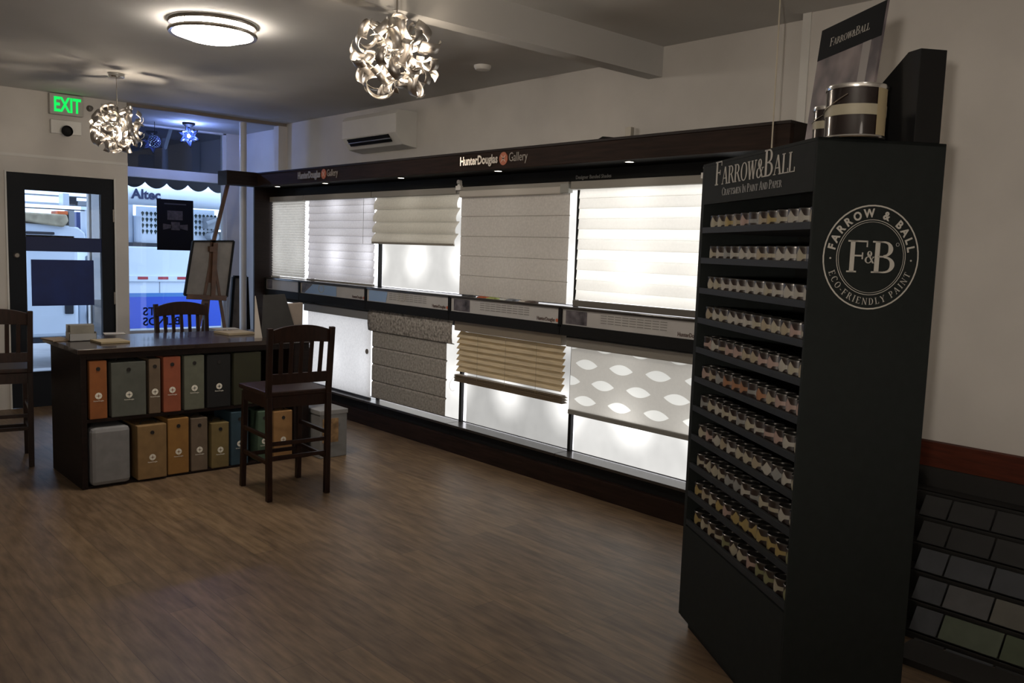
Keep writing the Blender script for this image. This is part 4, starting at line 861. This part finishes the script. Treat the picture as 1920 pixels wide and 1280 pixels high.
# ------------------------------------------------------------------ easel and frames in the window bay
YE = 8.55
t = thing('easel', 'wooden artist easel standing by the window, its mast leaning right', 'easel', (at(396, 560, Y=YE).x, YE, 0))
ez = mat('easel_wood', (.085, .040, .020), .5, noise=.3, scale=10)
def E3(x, y, Y=YE): return Vector(at(x, y, Y=Y))
MB().bar(E3(385, 600, YE), E3(399, 450, YE), .05, .03, (0, 1, 0)).bar(E3(396, 470, YE), E3(427, 345, YE), .035, .03, (0, 1, 0)).build('mast', ez, t, .003)
lg = lambda a, b: MB().bar(a, b, .028, .025, (0, 1, 0)).build('leg', ez, t, .002)
a = E3(398, 470, YE); lg(a, Vector((a.x-.30, YE-.05, .0))); lg(a, Vector((a.x+.22, YE-.05, .0))); lg(a+Vector((0, .03, 0)), Vector((a.x+.05, YE+.55, 0)))
MB().bar(E3(350, 556, YE-.03), E3(424, 559, YE-.03), .03, .05).build('tray', ez, t, .003)
MB().box(*sorted((E3(388, 0).x, E3(401, 0).x)), YE-.05, YE+.01, E3(0, 462).z, E3(0, 450).z).build('clamp', ez, t, .003)
cor = [E3(346, 553, YE-.02), E3(425, 556, YE-.02), E3(438, 452, YE+.0), E3(362, 452, YE+.0)]
t = thing('framed_canvas', 'grey framed canvas resting on the easel', 'picture', tuple(cor[0]))
th = Vector((0, .02, 0)); MB().hexa(cor, [c+th for c in cor]).build('canvas', mat('canvas_grey', (.20, .185, .17), .8, noise=.25, scale=5), t)
mb = MB()
for i in range(4): mb.bar(cor[i], cor[(i+1) % 4], .018, .03, (0, 1, 0))
mb.build('frame', black_m, t)
MB().bar(E3(399, 556, YE-.045), E3(404, 455, YE-.03), .045, .02, (0, 1, 0)).build('cross_brace', ez, t)
cor = [Vector((at(424, 620, Y=9.0).x, 9.0, .0)), Vector((at(470, 620, Y=9.0).x, 9.0, .0)), E3(462, 519, 9.12), E3(438, 519, 9.12)]
t = thing('leaning_picture', 'black framed brown picture leaning at the window side behind the easel', 'picture', tuple(cor[0]))
cor[0].z = .03; cor[1].z = .03
MB().hexa(cor, [c+th for c in cor]).build('print', mat('brown_print', (.12, .10, .08), .6, noise=.3), t)
mb = MB()
for i in range(4): mb.bar(cor[i], cor[(i+1) % 4], .03, .035, (0, 1, 0))
mb.build('frame', black_m, t)
A_, B_ = at(295, 372, Y=YG-.03), at(364, 470, Y=YG-.03)
t = thing('window_poster', 'dark poster with a blurred interior picture hanging in the shop window', 'poster', (A_.x, YG-.03, A_.z))
MB().box(A_.x, B_.x, YG-.012, YG-.006, B_.z, A_.z).build('sheet', mat('poster_dark', (.008, .007, .008), .7, spec=.1), t)
mb = MB(); rnd = random.Random(4); cxp = (A_.x+B_.x)/2; ww = B_.x-A_.x; hh = A_.z-B_.z
for k in range(2): s = (-1, 1)[k]; mb.hexa([(cxp+s*ww*.10, YG-.013, B_.z+hh*.44), (cxp+s*ww*.34, YG-.013, B_.z+hh*.40), (cxp+s*ww*.34, YG-.012, B_.z+hh*.40), (cxp+s*ww*.10, YG-.012, B_.z+hh*.44)], [(cxp+s*ww*.10, YG-.013, B_.z+hh*.50), (cxp+s*ww*.34, YG-.013, B_.z+hh*.52), (cxp+s*ww*.34, YG-.012, B_.z+hh*.52), (cxp+s*ww*.10, YG-.012, B_.z+hh*.50)])
mb.box(cxp-ww*.12, cxp+ww*.12, YG-.013, YG-.012, B_.z+hh*.40, B_.z+hh*.56).box(cxp-ww*.22, cxp+ww*.20, YG-.013, YG-.012, B_.z+hh*.60, B_.z+hh*.78)
mb.build('printed_picture', mat('poster_brown', (.06, .045, .042), .6, noise=.5, scale=25), t)
mb = MB().mesh_in(text('blinds & shades', .028, .0005, 1.0), frame((cxp, YG-.0135, A_.z-hh*.11), (1, 0, 0), (0, 0, 1))) if False else MB().box(cxp-ww*.3, cxp+ww*.3, YG-.013, YG-.012, A_.z-hh*.10, A_.z-hh*.075)
mb.build('printed_heading', mat('poster_heading_grey', (.05, .045, .045), .6), t)
# mirrored lettering on the glass for people outside
def mirrored(s, px, py, size):
    me = text(s, size, .0006, 1, 'RIGHT', .003)
    for v in me.vertices: v.co.x *= -1
    P = at(px, py, Y=YG+.008); return me, frame((P.x, YG+.006, P.z), (1, 0, 0), (0, 0, 1))
L1 = MB(); L1.mesh_in(*mirrored('PAINTS', 268, 591, .13)); tag(L1.build('window_lettering', mat('lettering_navy', (.003, .01, .08), .6)), 'upper line of dark blue mirrored lettering on the shop window', 'lettering', 'mirrored window lettering')
L2 = MB(); L2.mesh_in(*mirrored('BLINDS', 268, 610, .13)); tag(L2.build('window_lettering', MAT['lettering_navy']), 'lower line of dark blue mirrored lettering on the shop window', 'lettering', 'mirrored window lettering')

# ------------------------------------------------------------------ street: awning, utility truck, van
t = thing('awning', 'dark scalloped shop awning outside above the window', 'awning', (3, YG+.1, 3.0))
ZA = at(300, 343, Y=11.2).z; mb = MB(); aw = mat('awning_cloth', (.012, .012, .016), .8)
mb.hexa([(-1, YG+.1, 3.3), (7, YG+.1, 3.3), (7, 11.2, ZA+.05), (-1, 11.2, ZA+.05)], [(-1, YG+.1, 3.31), (7, YG+.1, 3.31), (7, 11.21, ZA+.06), (-1, 11.21, ZA+.06)]); mb.build('roof_cloth', aw, t)
mb = MB(); pitch = .27; x = -1.0
while x < 7:
    pts = [(x, 11.2, ZA+.06)]+[(x+pitch*u/8, 11.2, ZA-.075*math.sin(PI*u/8)**.8) for u in range(9)]+[(x+pitch, 11.2, ZA+.06)]
    mb.prism(pts[::-1], (0, .012, 0)); x += pitch
mb.build('scalloped_valance', aw, t)
MB().tube([E3(322, 236, YG+.25), E3(303, 300, 11.15)], .022, 8).tube([(-1, 11.12, ZA+.16), (7, 11.12, ZA+.16)], .02, 8).build('awning_frame', mat('awning_metal', (.30, .32, .34), .4), t)
YT = 13.0
truck = thing('utility_truck', 'white and blue utility truck with lettered boom parked outside the window', 'truck', (5, YT+.8, -.17))
tw = mat('truck_white', (.70, .78, .86), .35, noise=.03, scale=2); tg_ = mat('truck_grey', (.28, .31, .34), .5); td = mat('truck_dark', (.02, .022, .03), .6); tbm = mat('truck_blue', (.012, .07, .52), .4)
def TZ(y, x=300): return at(x, y, Y=YT).z
def TX(x, y=450): return at(x, y, Y=YT).x
X0, X1 = TX(236), TX(500)
body = MB().box(X0-.35, X1+1.5, YT, YT+2.0, TZ(625), TZ(463)).build('side_body', tw, truck, .02)
MB().box(X0-.35, X1+1.5, YT+.04, YT+1.9, TZ(463), TZ(456)).build('dark_ledge', td, truck)
MB().box(X0-.35, X1+1.5, YT-.03, YT, TZ(528), TZ(516)).build('rub_rail', tw, truck, .01)
MB().box(X0-.35, X1+1.5, YT-.012, YT, TZ(614), TZ(556)).build('blue_stripe', tbm, truck)
MB().box(X0-.35, X1+1.5, YT-.010, YT, TZ(556), TZ(549)).build('blue_edge', mat('truck_midblue', (.05, .20, .50), .4), truck)
MB().box(X0-.35, X1+1.5, YT+.02, YT+1.8, -.1, TZ(625)).build('underside', td, truck)
MB().box(TX(298), TX(299.2), YT-.006, YT, TZ(556), TZ(526)).box(TX(375), TX(376), YT-.006, YT, TZ(556), TZ(526)).build('door_seam', tg_, truck)
for a_, b_ in ((257, 276), (295, 314), (331, 350), (368, 387), (405, 424)):
    MB().box(TX(a_, 521), TX(b_, 521), YT-.036, YT-.03, TZ(523.5), TZ(518.5)).build('red_reflector', mat('reflector_red', (.42, .03, .04), .4), truck)
MB().box(X0-.35, TX(262), YT+.25, YT+.9, TZ(463), TZ(382)).box(TX(262), TX(274), YT+.15, YT+.9, TZ(457), TZ(405)).build('upper_box', mat('truck_pale', (.50, .58, .68), .5), truck, .02)
pf = MB().box(TX(266), TX(412), YT+.2, YT+.24, TZ(456), TZ(388)).build('perforated_guard', tw, truck)
mb = MB()
for r_ in range(4):
    for c__ in range(19):
        x = TX(277)+c__*(TX(285)-TX(277))+(0 if r_ % 2 else (TX(281)-TX(277))*.0); z = TZ(401)-r_*(TZ(401)-TZ(412))*1.02
        if c__ % 1 == 0: mb.hexa([(x-.023, YT+.195, z+.012), (x, YT+.195, z-.04), (x+.023, YT+.195, z+.012), (x, YT+.195, z+.035)], [(x-.023, YT+.2, z+.012), (x, YT+.2, z-.04), (x+.023, YT+.2, z+.012), (x, YT+.2, z+.035)])
mb.build('guard_holes', mat('hole_green', (.02, .04, .04), .7), pf)
zb = at(330, 371, Y=YT-.1).z; bm_ = MB().tube([(X0-.4, YT-.05, zb), (X1+1.2, YT-.05, zb)], .135, 20).build('boom', tw, truck)
PT = at(247, 371, Y=YT-.19); MB().mesh_in(text('Altec', .19, .003, 1.0, 'LEFT', .006), frame((PT.x, YT-.19, PT.z), (1, 0, 0), (0, 0, 1))).build('boom_lettering', mat('altec_blue', (.02, .03, .09), .4), bm_)
MB().box(TX(390), TX(440), YT+.0, YT+.5, TZ(425), TZ(402)).tube([(TX(385), YT-.05, TZ(415)), (TX(425), YT-.05, TZ(398))], .03, 10).tube([(TX(398), YT-.1, TZ(440)), (TX(398), YT+.1, TZ(440))], .07, 12).build('boom_cylinder', tg_, truck)
MB().box(TX(408), TX(440), YT+.1, YT+.6, TZ(470), TZ(430)).build('tool_box', mat('truck_shade', (.10, .12, .13), .6), truck)  # tool box in plain dark grey
# what shows through the door: a second truck
YV = 12.4
def V(x, y, Y=YV): return Vector(at(x, y, Y=Y))
def vb(x0, x1, ya, yb, d0=0, d1=.5): a, b = V(x0, ya), V(x1, yb); return MB().box(a.x, b.x, YV+d0, YV+d1, b.z, a.z)
van = thing('work_van', 'white work van with a loaded roof rack outside the glass door', 'van', (3.2, 13, -.17))
mb = vb(40, 150, 432, 630, 0, 1.6); mb.build('body', tw, van, .05)
mb = MB(); a, b = V(46, 446), V(162, 424); cx0 = a.x; pts = [(a.x-.3, YV, a.z), (b.x, YV, a.z), (b.x-.02, YV, a.z+(b.z-a.z)*.5), (b.x-.10, YV, b.z-.02), (b.x-.2, YV, b.z), (a.x-.3, YV, b.z+.02)]
mb.prism(pts, (0, 1.5, 0)); mb.build('cab_roof', tw, van, .02)
vb(48, 102, 433, 440, -.02, .05).build('side_window', td, van, .01)
vb(150, 166, 560, 622, .05, .6).build('rear_door', mat('truck_pale', (.5, .58, .68)), van, .02)
vb(121, 138, 560, 588, -.02, .02).build('door_handle', td, van, .01)
vb(40, 168, 621, 640, .05, 1).build('bumper', td, van)
MB().box(V(169, 580).x, V(190, 580).x, YV+.1, YV+.2, V(180, 625).z, V(180, 480).z).build('mirror_arm', tg_, van, .02)
vb(171, 184, 583, 598, -.05, .1).build('mirror', td, van, .01)
vb(46, 190, 362, 369, .3, .5).build('roof_bar', tg_, van); vb(46, 175, 389, 394, .1, .2).build('roof_bar', td, van); vb(46, 190, 380, 384, .2, .25).build('roof_bar', tw, van)
vb(118, 130, 362, 385, .0, .2).build('rack_post', tw, van); vb(150, 175, 376, 386, .1, .4).build('rack_motor', tg_, van); vb(131, 148, 368, 382, .1, .4).build('rack_motor', td, van); vb(129, 140, 394, 425, .0, .2).build('rack_post', tg_, van)
vb(163, 176, 394, 470, .05, .3).build('rack_post', tw, van)
mb = MB(); a, b = V(46, 417), V(127, 401); mb.prism([(a.x-.2, YV-.05, a.z+.04), (b.x-.06, YV-.05, a.z-.04), (b.x, YV-.05, a.z+.04), (b.x-.02, YV-.05, b.z-.01), (a.x-.2, YV-.05, b.z)], (0, .5, 0)); mb.build('rolled_load', mat('load_beige', (.42, .36, .24), .8, noise=.3), van, .02)
tag(vb(107, 127, 395, 403, -.02, .3).build('traffic_cone_stack', mat('cone_orange', (.75, .16, .04), .6), None, .01), 'orange safety cones lying on the van rack', 'safety cone')
qa, qb = at(143, 397, Y=14.3), at(165, 500, Y=14.3)
tag(MB().box(qa.x, qb.x, 14.3, 14.7, qb.z, qa.z).build('blue_cabinet', mat('navy_cabinet', (.03, .05, .16), .5), None, .01), 'dark blue cabinet behind the van seen through the door', 'cabinet')
qa, qb = at(160, 400, Y=15.2), at(192, 520, Y=15.2)
tag(MB().box(qa.x, qb.x, 15.2, 15.5, -.3, qa.z).build('pale_building', mat('far_grey', (.30, .33, .36), .8), None), 'pale grey building edge across the street behind the van', 'building')
bpy.context.view_layer.update()
